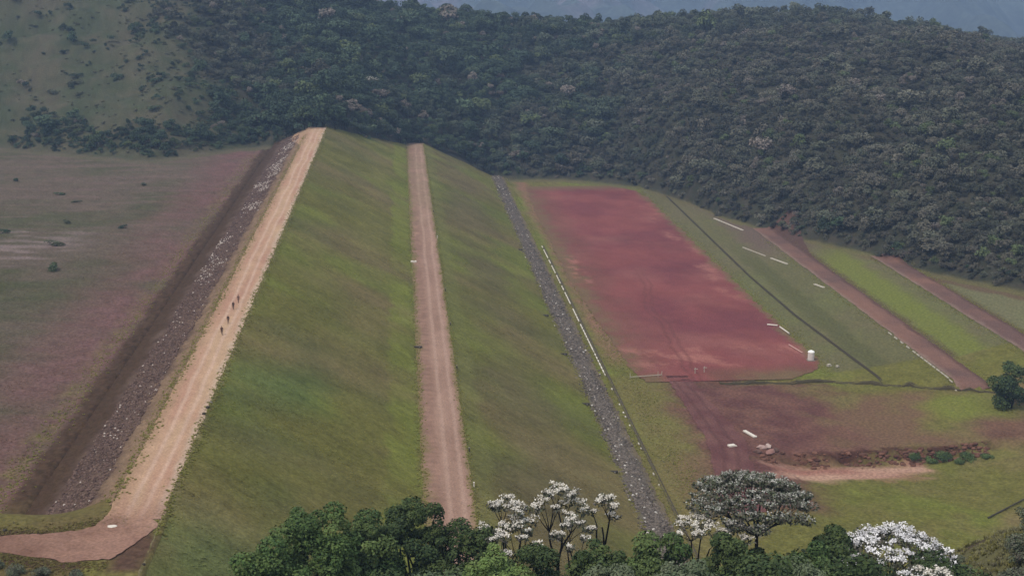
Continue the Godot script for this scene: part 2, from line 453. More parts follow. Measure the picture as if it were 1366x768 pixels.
func setup_view() -> void:
	var cam := Camera3D.new()
	cam.name = "camera"
	add_child(cam)
	cam.position = Vector3(0, 70, 0)
	cam.rotation_degrees = Vector3(-13.676, -4.721, 0)
	cam.fov = 24.085
	cam.near = 0.5
	cam.far = 9000.0
	cam.current = true
	var sky_mat := ProceduralSkyMaterial.new()
	sky_mat.sky_top_color = Color(0.76, 0.78, 0.80)
	sky_mat.sky_horizon_color = Color(0.86, 0.87, 0.88)
	sky_mat.sky_curve = 0.15
	sky_mat.ground_bottom_color = Color(0.25, 0.25, 0.22)
	sky_mat.ground_horizon_color = Color(0.55, 0.58, 0.62)
	sky_mat.sun_angle_max = 1.0
	var sky := Sky.new()
	sky.sky_material = sky_mat
	var env := Environment.new()
	env.background_mode = Environment.BG_SKY
	env.sky = sky
	env.background_energy_multiplier = 1.0
	env.tonemap_mode = Environment.TONE_MAPPER_LINEAR
	env.tonemap_exposure = 1.62
	env.sdfgi_enabled = true
	env.ssao_enabled = true
	env.ssil_enabled = true
	env.fog_enabled = true
	env.fog_density = 0.0002
	env.fog_light_color = Color(0.62, 0.73, 0.90)
	var we := WorldEnvironment.new()
	we.name = "environment"
	we.environment = env
	add_child(we)
	var sun := DirectionalLight3D.new()
	sun.name = "sun"
	add_child(sun)
	sun.rotation_degrees = Vector3(-52, -50, 0)
	sun.light_energy = 0.5
	sun.light_angular_distance = 10.0
	sun.light_color = Color(1.0, 0.96, 0.90)
	sun.shadow_enabled = true

func build_ground() -> void:
	var rows := PackedFloat32Array([-80.0, -30.0, 0.0, 20.0, 40.0])
	rows.append_array(steps(52.0, 700.0, 185.0))
	rows.append_array(steps(705.0, 1000.0, 90.0))
	rows.append_array(PackedFloat32Array([1100.0, 1300.0, 1700.0, 2300.0, 3200.0]))
	var cols := PackedFloat32Array([-2200.0, -1400.0, -900.0, -700.0, -560.0, -470.0, -400.0, -350.0])
	var x := -310.0
	while x < 330.0:
		cols.append(x)
		x += 0.9 if x > -70.0 and x < 190.0 else 2.0
	cols.append_array(PackedFloat32Array([330.0, 345.0, 365.0, 390.0, 420.0, 460.0, 510.0, 580.0, 700.0, 900.0, 1500.0, 2600.0]))
	var pos := func(i: int, j: int) -> Vector3:
		var px := cols[j]
		var pd := rows[i]
		if pd > 1000.0:
			return Vector3(px, land(px, 1000.0) - (pd - 1000.0) * 0.12, -pd)
		var y := land(px, pd) - sunk(px, pd)
		if pd > 45.0 and pd < 700.0:
			y += fine.get_noise_2d(px, pd) * 0.05 + mid.get_noise_2d(px, pd) * 0.10
		return Vector3(px, y, -pd)
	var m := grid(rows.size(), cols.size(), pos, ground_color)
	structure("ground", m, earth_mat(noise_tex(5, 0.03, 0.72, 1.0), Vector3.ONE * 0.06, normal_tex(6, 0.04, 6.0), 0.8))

func strip(x0: Callable, x1: Callable, d0: float, d1: float, per: float, cols: int, lift: Callable, col: Callable) -> ArrayMesh:
	var rows := steps(d0, d1, per)
	var pos := func(i: int, j: int) -> Vector3:
		var d := rows[i]
		var x: float = lerpf(x0.call(d), x1.call(d), float(j) / (cols - 1))
		return Vector3(x, lift.call(x, d), -d)
	return grid(rows.size(), cols, pos, col)

func edge_noise(x: float, d: float, amount: float) -> float:
	return (mid.get_noise_2d(x * 9.0, d * 1.2) * 0.6 + fine.get_noise_2d(x * 3.0, d) * 0.5) * amount

func build_dam() -> void:
	var dam := thing("earth_dam", "long grass-covered earth dam with a pale dirt road along its crest", "dam", Vector3.ZERO)
	var tex := noise_tex(8, 0.035, 0.70, 1.0)
	var nrm := normal_tex(9, 0.05, 6.0)
	var grass_m := earth_mat(tex, Vector3.ONE * 0.07, nrm, 0.9)
	var road_m := earth_mat(noise_tex(12, 0.05, 0.80, 1.0), Vector3.ONE * 0.09, nrm, 0.5)
	var e0 := func(d): return -54.6
	var e1 := func(d): return -39.0 - 7.0 * sm(520, 575, d) + edge_noise(1.0, d, 0.5)
	var e2 := func(d): return -31.8 + edge_noise(2.0, d, 0.45)
	var e3 := func(d): return 2.5 + edge_noise(3.0, d, 0.5)
	var e4 := func(d): return 10.9 + edge_noise(4.0, d, 0.4)
	var e5 := func(d): return 43.4 + edge_noise(5.0, d, 0.7)
	var e6 := func(d): return 49.4 + edge_noise(6.0, d, 0.7)
	var sec := func(x: float, d: float) -> float:
		var y := table(SECTION, x)
		if x > -31.0 and (x < 2.0 or x > 12.0):
			y += mid.get_noise_2d(x * 0.6, d * 0.6) * 0.22 + fine.get_noise_2d(x * 0.7, d * 0.7) * 0.07
		elif x > -38.6 and x < -32.0:
			y += mid.get_noise_2d(x * 3.0, d * 0.5) * 0.05
		elif x < -39.5:
			y += fine.get_noise_2d(x * 1.2, d * 1.2) * 0.28
		return y
	var face := strip(e0, e1, 171.0, 600.0, 260.0, 30, sec, riprap_color)
	var rip := part("upstream_face", face, earth_mat(tex, Vector3.ONE * 0.12, nrm, 1.5), dam)
	rip.set_meta("label", "stony brown upstream face of the dam")
	part("crest_road", strip(e1, e2, 165.0, 640.0, 300.0, 30, sec, crest_color), road_m, dam).set_meta("label", "pale sandy road along the dam crest")
	part("upper_slope", strip(e2, e3, 122.0, 690.0, 290.0, 80, sec, slope_color), grass_m, dam).set_meta("label", "upper grass slope of the dam")
	part("bench_road", strip(e3, e4, 128.0, 690.0, 290.0, 30, sec, bench_color), road_m, dam).set_meta("label", "pink dirt road on the bench half way down the dam")
	part("lower_slope", strip(e4, e5, 150.0, 690.0, 280.0, 76, sec, slope_color), grass_m, dam).set_meta("label", "lower grass slope of the dam")
	part("toe_drain", strip(e5, e6, 180.0, 690.0, 280.0, 16, sec, drain_color), earth_mat(tex, Vector3.ONE * 0.15, nrm, 1.5), dam).set_meta("label", "grey stone drain along the foot of the dam")

func build_sheets() -> void:
	var road_m := earth_mat(noise_tex(15, 0.04, 0.78, 1.0), Vector3.ONE * 0.08, normal_tex(16, 0.05, 5.0), 0.6)
	var up := func(x: float, d: float) -> float: return land(x, d) + 0.12
	var l := func(d): return table([Vector2(321, 60.5), Vector2(335, 58.5), Vector2(430, 55.0), Vector2(560, 56.0), Vector2(624, 58.0)], d) + edge_noise(11.0, d, 1.5)
	var r := func(d): return table([Vector2(321, 98), Vector2(328, 106), Vector2(334, 109.8), Vector2(410, 109.6), Vector2(590, 110.0), Vector2(610, 107.0), Vector2(624, 98.0)], d) + edge_noise(12.0, d, 2.2)
	structure("red_field", strip(l, r, 321.0, 624.0, 330.0, 80, up, red_color), road_m)
	var t1l := func(d): return 134.2 + edge_noise(13.0, d, 0.6)
	var t1r := func(d): return 141.8 + 7.0 * sm(440, 498, d) + edge_noise(14.0, d, 0.6)
	structure("terrace_road", strip(t1l, t1r, 302.0, 500.0, 300.0, 14, up, terrace_road_color), road_m)
	var t2l := func(d): return 157.0 + edge_noise(15.0, d, 0.6)
	var t2r := func(d): return 164.4 + edge_noise(16.0, d, 0.6)
	structure("terrace_road", strip(t2l, t2r, 290.0, 432.0, 300.0, 14, up, terrace_road_color), road_m)
	var kl := func(d): return table([Vector2(238, 60), Vector2(255, 63), Vector2(278, 66.5), Vector2(326, 66.5)], d) + edge_noise(17.0, d, 1.0)
	var kr := func(d): return table([Vector2(238, 69), Vector2(255, 71.5), Vector2(278, 75), Vector2(326, 72)], d) + edge_noise(18.0, d, 1.0)
	structure("dirt_track", strip(kl, kr, 238.0, 326.0, 320.0, 16, up, track_color), road_m)
	# the crest road turns off to the left over the abutment
	var inner := [Vector2(-39.0, 172.0), Vector2(-38.5, 167.5), Vector2(-39.8, 163.6), Vector2(-44.0, 161.6), Vector2(-51.0, 161.6), Vector2(-62.0, 166.0), Vector2(-90.0, 176.0)]
	var outer := [Vector2(-31.9, 164.0), Vector2(-32.3, 161.6), Vector2(-33.8, 157.0), Vector2(-36.0, 153.2), Vector2(-40.5, 152.8), Vector2(-52.0, 157.6), Vector2(-85.0, 168.0)]
	var n := 61
	var pos := func(i: int, j: int) -> Vector3:
		var t := i / 10.0
		var k := mini(int(t), 5)
		var a: Vector2 = inner[k].lerp(inner[k + 1], t - k)
		var b: Vector2 = outer[k].lerp(outer[k + 1], t - k)
		var m := a.lerp(b, j / 15.0)
		m += Vector2(edge_noise(27.0, m.y * 1.6, 0.5), edge_noise(22.0, m.x * 1.6, 0.9))
		return on_land(m.x, m.y, 0.13)
	structure("access_road", grid(n, 16, pos, func(p): return Color(0.210, 0.115, 0.085).lerp(Color(0.320, 0.185, 0.140), clampf(0.4 + n2(p, 0.8) * 1.3 + n3(p) * 0.3, 0, 1)).lerp(crest_color(p), sm(158.0, 167.0, -p.z + n2(p) * 3.0) * sm(-43.0, -39.0, p.x)) * (1.0 + 0.2 * n2(p, 1.5) + 0.15 * n3(p, 1.5))), road_m)

func build_mountain() -> void:
	var rows := 90
	var cols := 220
	var pos := func(i: int, j: int) -> Vector3:
		var d := 1900.0 + i * 34.0
		var x := -1900.0 + j * 22.0
		var t := (d - 1900.0) / 3000.0
		var y := -330.0 + 620.0 * t + broad.get_noise_2d(x * 0.22, d * 0.10) * 150.0 + mid.get_noise_2d(x * 0.12, d * 0.05) * 26.0
		return Vector3(x, y, -d)
	var col := func(p: Vector3) -> Color:
		var c := Color(0.085, 0.105, 0.085).lerp(Color(0.200, 0.165, 0.175), sm(-0.1, 0.5, n1(p, 0.3) + (300.0 - p.x) * 0.0009))  # part of the distance haze is put into this paler, purplish colour
		return c * (1.0 + 0.5 * n2(p, 0.25) + 0.3 * n2(p, 1.0))
	structure("mountain", grid(rows, cols, pos, col), earth_mat(noise_tex(31, 0.03, 0.55, 1.0), Vector3.ONE * 0.004))

# ---------------------------------------------------------------- plants
class Soup:
	var v := PackedVector3Array()
	var n := PackedVector3Array()
	var c := PackedColorArray()
	var ix := PackedInt32Array()
	func leaf(p: Vector3, out: Vector3, along: Vector3, length: float, width: float, col: Color) -> void:
		# a kite of two faces folded a little along its rib
		var side := out.cross(along).normalized()
		var k := v.size()
		var tip := p + along * length
		var m := p + along * (length * 0.45)
		v.append(p); v.append(m + side * width * 0.5 + out * width * 0.12); v.append(tip); v.append(m - side * width * 0.5 + out * width * 0.12)
		var a := (out - side * 0.25).normalized()
		var b := (out + side * 0.25).normalized()
		n.append(out); n.append(a); n.append(out); n.append(b)
		for q in 4: c.append(col)
		for q in [0, 1, 2, 0, 2, 3]: ix.append(k + q)
	func tube(pts: Array, radii: Array, sides: int, col: Color) -> void:
		var k := v.size()
		for i in pts.size():
			var t: Vector3 = (pts[mini(i + 1, pts.size() - 1)] - pts[maxi(i - 1, 0)]).normalized()
			var u := t.cross(Vector3(0.3, 0.1, 1)).normalized()
			var w := t.cross(u)
			for j in sides:
				var a := TAU * j / sides
				var o := u * cos(a) + w * sin(a)
				v.append(pts[i] + o * radii[i]); n.append(o); c.append(col)
		for i in pts.size() - 1:
			for j in sides:
				var a := k + i * sides + j
				var b := k + i * sides + (j + 1) % sides
				for q in [a, b, a + sides, b, b + sides, a + sides]: ix.append(q)
	func mesh() -> ArrayMesh:
		var arr := []
		arr.resize(Mesh.ARRAY_MAX)
		arr[Mesh.ARRAY_VERTEX] = v
		arr[Mesh.ARRAY_NORMAL] = n
		arr[Mesh.ARRAY_COLOR] = c
		arr[Mesh.ARRAY_INDEX] = ix
		var m := ArrayMesh.new()
		m.add_surface_from_arrays(Mesh.PRIMITIVE_TRIANGLES, arr)
		return m

func ball() -> Vector3:
	var z := rng.randf_range(-1, 1)
	var a := rng.randf() * TAU
	var r := sqrt(1.0 - z * z)
	return Vector3(r * cos(a), z, r * sin(a))

func pick(cols: Array) -> Color:
	var a: Color = cols[rng.randi() % cols.size()]
	var b: Color = cols[rng.randi() % cols.size()]
	return a.lerp(b, rng.randf()) * rng.randf_range(0.8, 1.2)

# leaves spread through clumps, each clump [centre, radii]
func leaves_into(s: Soup, clumps: Array, count: int, size: float, cols: Array, flat := 0.3) -> void:
	var total := 0.0
	for q in clumps: total += q[1].x * q[1].x
	for q in clumps:
		var tint: Color = pick(cols)
		var n := int(count * q[1].x * q[1].x / total)
		for i in n:
			var dir := ball()
			if dir.y < -0.35 and rng.randf() < 0.6: dir.y = -dir.y
			var p: Vector3 = q[0] + dir * q[1] * rng.randf_range(0.62, 1.06)
			var out := (dir * 0.6 + ball() * 0.55 + Vector3.UP * flat).normalized()
			var along := out.cross(ball()).normalized()
			var k := size * rng.randf_range(0.6, 1.35)
			s.leaf(p - along * k * 0.5, out, along, k, k * 0.62, tint.lerp(pick(cols), 0.55))

func dome_clumps(count: int, radii: Vector3, at: Vector3, size: float, low := -0.2) -> Array:
	var out := []
	for i in count:
		var dir := ball()
		while dir.y < low: dir = ball()
		var r := size * rng.randf_range(0.5, 1.35)
		out.append([at + dir * radii * rng.randf_range(0.55, 1.12), Vector3(r, r * 0.78, r)])
	return out

func limb_path(a: Vector3, b: Vector3, bow: float, n := 5) -> Array:
	var side := ball() * bow
	var out := []
	for i in n:
		var t := float(i) / (n - 1)
		out.append(a.lerp(b, t) + side * sin(t * PI))
	return out

func taper(a: float, b: float, n := 5) -> Array:
	var out := []
	for i in n: out.append(lerpf(a, b, float(i) / (n - 1)))
	return out

const BARK := Color(0.110, 0.085, 0.065)

# a woodland tree: trunk with limbs and a crown of leaf clumps, origin at its foot
func tree_parts(height: float, width: float, clumps: int, count: int, size: float, cols: Array, bare := 0.28, low := -0.2) -> Array:
	var t := Soup.new()
	var mid_y := height * (0.5 + bare * 0.5) * 1.04
	var radii := Vector3(width * 0.5, height * (1.0 - bare) * 0.5, width * 0.5)
	var cl := dome_clumps(clumps, radii * 0.72, Vector3(0, mid_y, 0), width * 0.5 / sqrt(clumps) * 1.5, low)
	var fork := Vector3(rng.randf_range(-0.3, 0.3), height * (bare + 0.12), rng.randf_range(-0.3, 0.3))
	t.tube(limb_path(Vector3(0, -0.6, 0), fork, 0.2), taper(height * 0.026, height * 0.018), 7, BARK)
	for i in mini(clumps, 14):
		t.tube(limb_path(fork, cl[i][0], width * 0.05, 4), taper(height * 0.013, height * 0.003, 4), 5, BARK)
	var s := Soup.new()
	leaves_into(s, cl, count, size, cols)
	return [t.mesh(), s.mesh()]

func add_tree(called: String, label: String, category: String, at: Vector3, parts: Array, group := "", turn := 0.0, size := Vector3.ONE) -> Node3D:
	var o := thing(called, label, category, at, turn, group)
	o.scale = size
	part("trunk", parts[0], mats.bark, o)
	part("crown", parts[1], mats.leaf, o)
	return o

func scatter(called: String, mesh: Mesh, mat: Material, items: Array, parent: Node = self) -> void:
	# items: [Transform3D, Color]
	if items.is_empty(): return
	var mm := MultiMesh.new()
	mm.transform_format = MultiMesh.TRANSFORM_3D
	mm.use_colors = true
	mm.mesh = mesh
	mm.instance_count = items.size()
	for i in items.size():
		mm.set_instance_transform(i, items[i][0])
		mm.set_instance_color(i, items[i][1])
	var o := MultiMeshInstance3D.new()
	o.name = numbered(called) if parent == self else called
	o.multimesh = mm
	o.material_override = mat
	parent.add_child(o, true)
	o.set_meta("kind", "stuff")

func spot(p: Vector3, size: Vector3) -> Transform3D:
	return Transform3D(Basis(Vector3.UP, rng.randf() * TAU).scaled(size), p)

func stone_mesh(k: int) -> ArrayMesh:
	rng.seed = 900 + k
	var s := Soup.new()
	var g := SphereMesh.new()
	g.radius = 1.0; g.height = 2.0; g.radial_segments = 7; g.rings = 3
	var a := g.get_mesh_arrays()
	var v: PackedVector3Array = a[Mesh.ARRAY_VERTEX]
	var st := SurfaceTool.new()
	st.begin(Mesh.PRIMITIVE_TRIANGLES)
	st.set_smooth_group(-1)
	for i in a[Mesh.ARRAY_INDEX]:
		var p := v[i]
		var n := fine.get_noise_3d(p.x * 2.0 + k * 9.0, p.y * 2.0, p.z * 2.0)
		st.set_color(Color.WHITE)
		st.add_vertex(p * Vector3(1.0, 0.7, 0.85) * (1.0 + n * 0.55))
	st.generate_normals()
	return st.commit()

func build_stones() -> void:
	var rock := StandardMaterial3D.new()
	rock.vertex_color_use_as_albedo = true
	rock.roughness = 0.95
	rock.metallic_specular = 0.2
	mats.rock = rock
	var dam: Node = get_node("earth_dam")
	var sm_ := stone_mesh(1)
	rng.seed = 41
	var items := []
	while items.size() < 13000:
		var d := 200.0 * pow(3.3, rng.randf())
		var x := 46.0 + 1.25 * rng.randfn() + mid.get_noise_2d(d * 0.8, 4.0) * 0.8
		if x < 42.6 or x > 50.6: continue
		var k := rng.randf_range(0.12, 0.34)
		var w := rng.randf_range(0.55, 1.25)
		var c := Color(0.100, 0.082, 0.070).lerp(Color(0.170, 0.142, 0.120), rng.randf()) * w
		if rng.randf() < 0.02: c = Color(0.5, 0.47, 0.44)
		items.append([spot(Vector3(x, table(SECTION, x) + k * 0.25, -d), Vector3.ONE * k), c])
	scatter("drain_stones", sm_, rock, items, dam.get_node("toe_drain"))
	items = []
	while items.size() < 15000:
		var d := 174.0 * pow(3.3, rng.randf())
		var x := -50.0 + 7.5 * rng.randf() + mid.get_noise_2d(d * 0.7, 8.0) * 1.2
		if d > 585.0: continue
		var k := rng.randf_range(0.08, 0.24)
		var far := sm(250, 420, d + mid.get_noise_2d(x, d) * 60.0)
		var c := Color(0.112, 0.070, 0.062).lerp(Color(0.165, 0.112, 0.090), rng.randf()) * rng.randf_range(0.6, 1.15)
		if rng.randf() < 0.015 + 0.45 * far * sm(0.05, 0.3, mid.get_noise_2d(x * 0.7, d * 0.35)): c = Color(0.48, 0.42, 0.38)
		items.append([spot(Vector3(x, table(SECTION, x) + k * 0.3, -d), Vector3.ONE * k), c])
	scatter("face_stones", sm_, rock, items, dam.get_node("upstream_face"))
	# clods fallen from the raw bank
	items = []
	for i in 900:
		var x := rng.randf_range(76.0, 126.0)
		if mid.get_noise_2d(x * 0.8, 3.0) + rng.randf_range(-0.4, 0.4) < -0.15: continue
		var d := 267.4 + mid.get_noise_2d(x * 1.4, 9.0) * 2.2 + rng.randfn() * 0.9
		var k := 0.12 + 0.45 * pow(rng.randf(), 2.0)
		items.append([spot(on_land(x, d, k * 0.2), Vector3(k * 1.4, k, k)), Color(0.110, 0.052, 0.036).lerp(Color(0.200, 0.100, 0.070), rng.randf()) * rng.randf_range(0.6, 1.2)])
	scatter("earth_clods", sm_, rock, items)
	# weeds along the edges of the roads and the drain
	rng.seed = 43
	var s := Soup.new()
	for i in 26:
		var dir := ball(); dir.y = absf(dir.y) + 0.5
		dir = dir.normalized()
		s.leaf(Vector3(dir.x, 0, dir.z) * 0.2, dir.cross(ball()).normalized(), dir, rng.randf_range(0.5, 1.0), 0.22, Color(1, 1, 1) * rng.randf_range(0.8, 1.2))
	items = []
	var lines := [[-31.5, 0.5, 160.0, 600.0, 3000], [2.6, 0.5, 150.0, 650.0, 2600], [11.0, 0.4, 150.0, 650.0, 2600], [43.3, 0.5, 190.0, 650.0, 2200], [50.4, 0.9, 200.0, 650.0, 3200], [-39.4, 0.7, 172.0, 560.0, 2600], [-60.5, 1.3, 185.0, 560.0, 2200], [57.0, 2.2, 240.0, 600.0, 4200], [109.4, 1.6, 325.0, 610.0, 4200], [142.6, 0.8, 303.0, 480.0, 900], [133.4, 0.8, 303.0, 480.0, 900], [165.2, 0.7, 300.0, 430.0, 700], [156.3, 0.7, 300.0, 430.0, 700]]
	for l in lines:
		for i in l[4]:
			var d: float = l[2] * pow(l[3] / l[2], rng.randf())
			var x: float = l[0] + rng.randfn() * l[1]
			var k := rng.randf_range(0.12, 0.38)
			var y := land(x, d)
			items.append([spot(Vector3(x, y - 0.02, -d), Vector3(k, k * 0.8, k)), GRASS.lerp(GRASS_DRY, rng.randf()).lerp(GRASS_LUSH, rng.randf() * 0.6) * rng.randf_range(1.1, 1.9)])
	for i in 2600:
		var x := rng.randf_range(-66.0, -36.0)
		var near: bool = rng.randf() < 0.6
		var d := (table([Vector2(-85, 168), Vector2(-52, 157.6), Vector2(-40.5, 152.8), Vector2(-35, 153)], x) - absf(rng.randfn()) * 1.5) if near else (table([Vector2(-90, 176), Vector2(-62, 166), Vector2(-51, 161.6), Vector2(-44, 161.6), Vector2(-39.8, 163.6)], x) + 0.3 + absf(rng.randfn()) * 1.6)
		var k := rng.randf_range(0.10, 0.32)
		items.append([spot(on_land(x, d, -0.02), Vector3(k, k, k)), GRASS_DRY.lerp(MUD, rng.randf()).lerp(GRASS, rng.randf()) * rng.randf_range(1.0, 1.7)])
	# scrubby grass on the near bank at the right
	for i in 9000:
		var x := rng.randf_range(44.0, 74.0)
		var d := rng.randf_range(98.0, 140.0)
		if mid.get_noise_2d(x * 2.0, d * 2.0) + rng.randf_range(-0.5, 0.5) < -0.1: continue
		var k := rng.randf_range(0.15, 0.6)
		items.append([spot(on_land(x, d, -0.03), Vector3(k, k * rng.randf_range(0.7, 1.3), k)), GRASS.lerp(Color(0.16, 0.15, 0.10), rng.randf()) * rng.randf_range(0.8, 1.6)])
	# rough tufts on the grass itself
	for i in 95000:
		var d := 140.0 * pow(4.4, pow(rng.randf(), 1.4))
		var x := rng.randf_range(-31.0, 43.0) if i % 5 < 3 else (rng.randf_range(52.0, 135.0) if i % 5 == 3 else rng.randf_range(-130.0, -60.0))
		if x > 2.0 and x < 11.4: continue
		if x > 52.0 and d > 318.0: continue
		if x > 60.0 and x < 104.0 and d > 262.0 and rng.randf() < 0.8: continue
		if n1(Vector3(x, 0, d), 3.0) + rng.randf_range(-0.4, 0.4) < 0.0: continue
		var k := rng.randf_range(0.08, 0.30)
		var g := slope_color(Vector3(x, 0, -d)) if x > -40.0 and x < 45.0 else ground_color(Vector3(x, land(x, d), -d))
		items.append([spot(Vector3(x, land(x, d) - 0.02, -d), Vector3(k, k * 0.7, k)), g * rng.randf_range(1.2, 1.9)])
	scatter("grass_tufts", s.mesh(), leaf_mat(0.2), items)

const DARK_GREEN := [Color(0.040, 0.062, 0.034), Color(0.055, 0.085, 0.040), Color(0.034, 0.052, 0.036), Color(0.070, 0.092, 0.045)]
const GREY_GREEN := [Color(0.095, 0.092, 0.070), Color(0.115, 0.100, 0.082), Color(0.075, 0.085, 0.060), Color(0.130, 0.115, 0.100)]

func in_sight(x: float, d: float, margin: float) -> bool:
	var c := x + 0.0826 * -d
	return absf(x - 0.0826 * d) < 0.392 * d + margin

func wood_edge(x: float, d: float) -> float:
	return x - (-62.0 - (d - 585.0) * 0.31)

func build_forest() -> void:
	rng.seed = 101
	mats.leaf = leaf_mat()
	var bark := StandardMaterial3D.new()
	bark.vertex_color_use_as_albedo = true
	bark.roughness = 0.95
	mats.bark = bark
	# kinds of trees
	var white := [Color(1, 1, 1), Color(0.8, 0.85, 0.8), Color(1.15, 1.1, 1.0)]
	var kinds := []
	for k in 5:
		kinds.append(tree_parts(1.0 * [7.0, 6.0, 8.0, 5.0, 6.5][k], [6.0, 6.5, 5.5, 5.5, 7.0][k], [9, 11, 10, 8, 13][k], 420, 0.85, white, 0.12))
	var shrub := tree_parts(2.2, 3.2, 9, 420, 0.36, white, -0.1, -0.7)
	var pools := [[], [], [], [], [], []]
	var singles := []
	var d := 300.0
	while d < 905.0:
		var x := -340.0
		while x < 470.0:
			var px := x + rng.randf_range(-1.9, 1.9)
			var pd := d + rng.randf_range(-1.9, 1.9)
			x += 3.1
			if not in_sight(px, pd, 30.0): continue
			var t := pd - base_d(px)
			if t < 1.5: continue
			if pd > 866.0 and rng.randf() < 0.5: continue
			var e := wood_edge(px, pd) + mid.get_noise_2d(px * 0.5, pd * 0.5) * 26.0 + broad.get_noise_2d(px * 3.0, pd * 3.0) * 40.0
			var hedge := px < -38.0 and t < 22.0 + broad.get_noise_2d(px * 4.0, 5.0) * 16.0 and px > -165.0
			if e < 0.0 and not (hedge and rng.randf() < 0.9) and rng.randf() > 0.03 + 0.2 * sm(-50.0, 0.0, e): continue
			# grey dry scrub on the right-hand hill, dark wood in the hollow
			var dry := clampf(0.5 + (px - 60.0 - (pd - 650.0) * 0.35) * 0.012 + broad.get_noise_2d(px * 2.2, pd * 2.2) * 1.3 + mid.get_noise_2d(px * 0.7, pd * 0.7) * 0.35, 0, 1)
			if pd > 780.0: dry *= 0.6
			if e < 30.0 and e > 0.0 and pd > 640.0: dry = maxf(dry, 0.75)
			var patch := broad.get_noise_2d(px * 5.0 + 900.0, pd * 5.0) + mid.get_noise_2d(px * 0.5 + 70.0, pd * 0.5) * 0.5
			var c := Color(0.034, 0.054, 0.036).lerp(Color(0.056, 0.080, 0.046), rng.randf()).lerp(Color(0.102, 0.092, 0.074).lerp(Color(0.074, 0.080, 0.056), rng.randf()), dry) * (1.0 + 0.75 * patch)
			if rng.randf() < 0.05: c = Color(0.095, 0.120, 0.055)
			if rng.randf() < 0.03: c = Color(0.165, 0.140, 0.125)
			c = c * rng.randf_range(0.75, 1.3)
			var h := rng.randf_range(0.5, 1.0) * lerpf(1.0, 0.74, dry)
			h *= 1.0 + 0.45 * patch
			if rng.randf() < 0.08: h *= rng.randf_range(1.3, 1.9)
			elif rng.randf() < 0.3: h *= 0.6
			if e < 0.0: h *= 0.6
			var k := rng.randi() % 5
			var p := on_land(px, pd, -0.3)
			var size := Vector3(h * rng.randf_range(0.85, 1.2), h * rng.randf_range(0.8, 1.15), h * rng.randf_range(0.85, 1.2))
			if t < 12.0 and singles.size() < 210 and rng.randf() < 0.55 and px > -150.0:
				singles.append([k, p, size, c])
			else:
				pools[k].append([spot(p, size), c])
			# bushes between the trees
			if rng.randf() < 0.85:
				var bx := px + rng.randf_range(-2.5, 2.5)
				var bd := pd + rng.randf_range(-2.5, 2.5)
				pools[5].append([spot(on_land(bx, bd, -0.2), Vector3.ONE * rng.randf_range(0.5, 1.2)), c * rng.randf_range(0.8, 1.3)])
		d += 3.1
	rng.seed = 127
	for i in 9000:
		var x := rng.randf_range(-300.0, -30.0)
		var dd := rng.randf_range(555.0, 860.0)
		if dd < base_d(x) + 1.0 or not in_sight(x, dd, 20.0): continue
		var e := wood_edge(x, dd)
		if e > 20.0 or rng.randf() > 0.18 + 0.5 * sm(-70.0, 0.0, e) + broad.get_noise_2d(x * 4.0, dd * 4.0) * 0.6: continue
		var k := rng.randf_range(0.12, 0.55)
		pools[5].append([spot(on_land(x, dd, -0.1), Vector3(k * 1.5, k * 0.8, k * 1.5)), Color(0.070, 0.080, 0.045).lerp(Color(0.120, 0.110, 0.070), rng.randf())])
	var names := ["hill_forest", "hill_forest", "hill_forest", "hill_forest", "hill_forest", "hill_undergrowth"]
	for k in 6:
		var both: ArrayMesh = (kinds[k][1] if k < 5 else shrub[1])
		scatter(names[k], both, mats.leaf, pools[k])
	# the outermost trees of the wood, one by one: tinted copies of the five kinds
	rng.seed = 131
	var tints := []
	for q in 6:
		var m := leaf_mat()
		m.albedo_color = [Color(0.046, 0.072, 0.040), Color(0.064, 0.090, 0.044), Color(0.036, 0.054, 0.036), Color(0.098, 0.088, 0.068), Color(0.085, 0.092, 0.058), Color(0.120, 0.104, 0.086)][q].linear_to_srgb()
		tints.append(m)
	mats.tints = tints
	for q in singles:
		var right: bool = q[1].x > 60.0
		var t := rng.randi() % 3 + (3 if right and rng.randf() < 0.6 else 0)
		var where := "on the edge of the wood beside the terraces" if q[1].x > 112.0 else "on the edge of the wood beyond the red field" if q[1].x > 50.0 else "on the edge of the wood at the far end of the dam" if q[1].x > -40.0 else "in the hedge behind the dry bed"
		var look := "dark green tree " if t < 3 else "dry greyish tree "
		var o := thing("forest_edge_tree", look + where, "tree", q[1], rng.randf() * TAU, ("dark trees " if t < 3 else "dry trees ") + where)
		o.scale = q[2]
		part("trunk", kinds[q[0]][0], bark, o)
		part("crown", kinds[q[0]][1], tints[t], o)
	# single bushes on the pasture
	rng.seed = 151
	var count := 0
	while count < 46:
		var x := rng.randf_range(-260.0, -55.0)
		var dd := rng.randf_range(560.0, 840.0)
		if dd < base_d(x) + 12.0 or wood_edge(x, dd) > 5.0 or not in_sight(x, dd, 0.0): continue
		if n2(Vector3(x, 0, dd), 0.3) + rng.randf_range(-0.3, 0.35) < 0.0: continue
		var k := rng.randf_range(0.5, 1.5)
		if rng.randf() < 0.2: k *= 1.7
		bush(shrub, "dark bush scattered on the rough pasture hillside", on_land(x, dd, -0.2), k, "bushes on the pasture")
		count += 1
	for q in [[-99.0, 383.0, 1.1], [-91.0, 351.0, 1.0], [-118.0, 402.0, 0.8], [-84.0, 408.0, 0.7], [-103.0, 416.0, 0.7], [-96.0, 306.0, 0.5], [-116.0, 330.0, 0.5], [-92.0, 486.0, 0.8], [-118.0, 470.0, 0.7], [-101.0, 330.0, 0.5], [-140.0, 500.0, 0.9], [-108.0, 455.0, 0.6]]:
		bush(shrub, "small dark bush standing alone on the dry bed behind the dam", on_land(q[0], q[1], -0.15), q[2], "bushes on the dry bed")

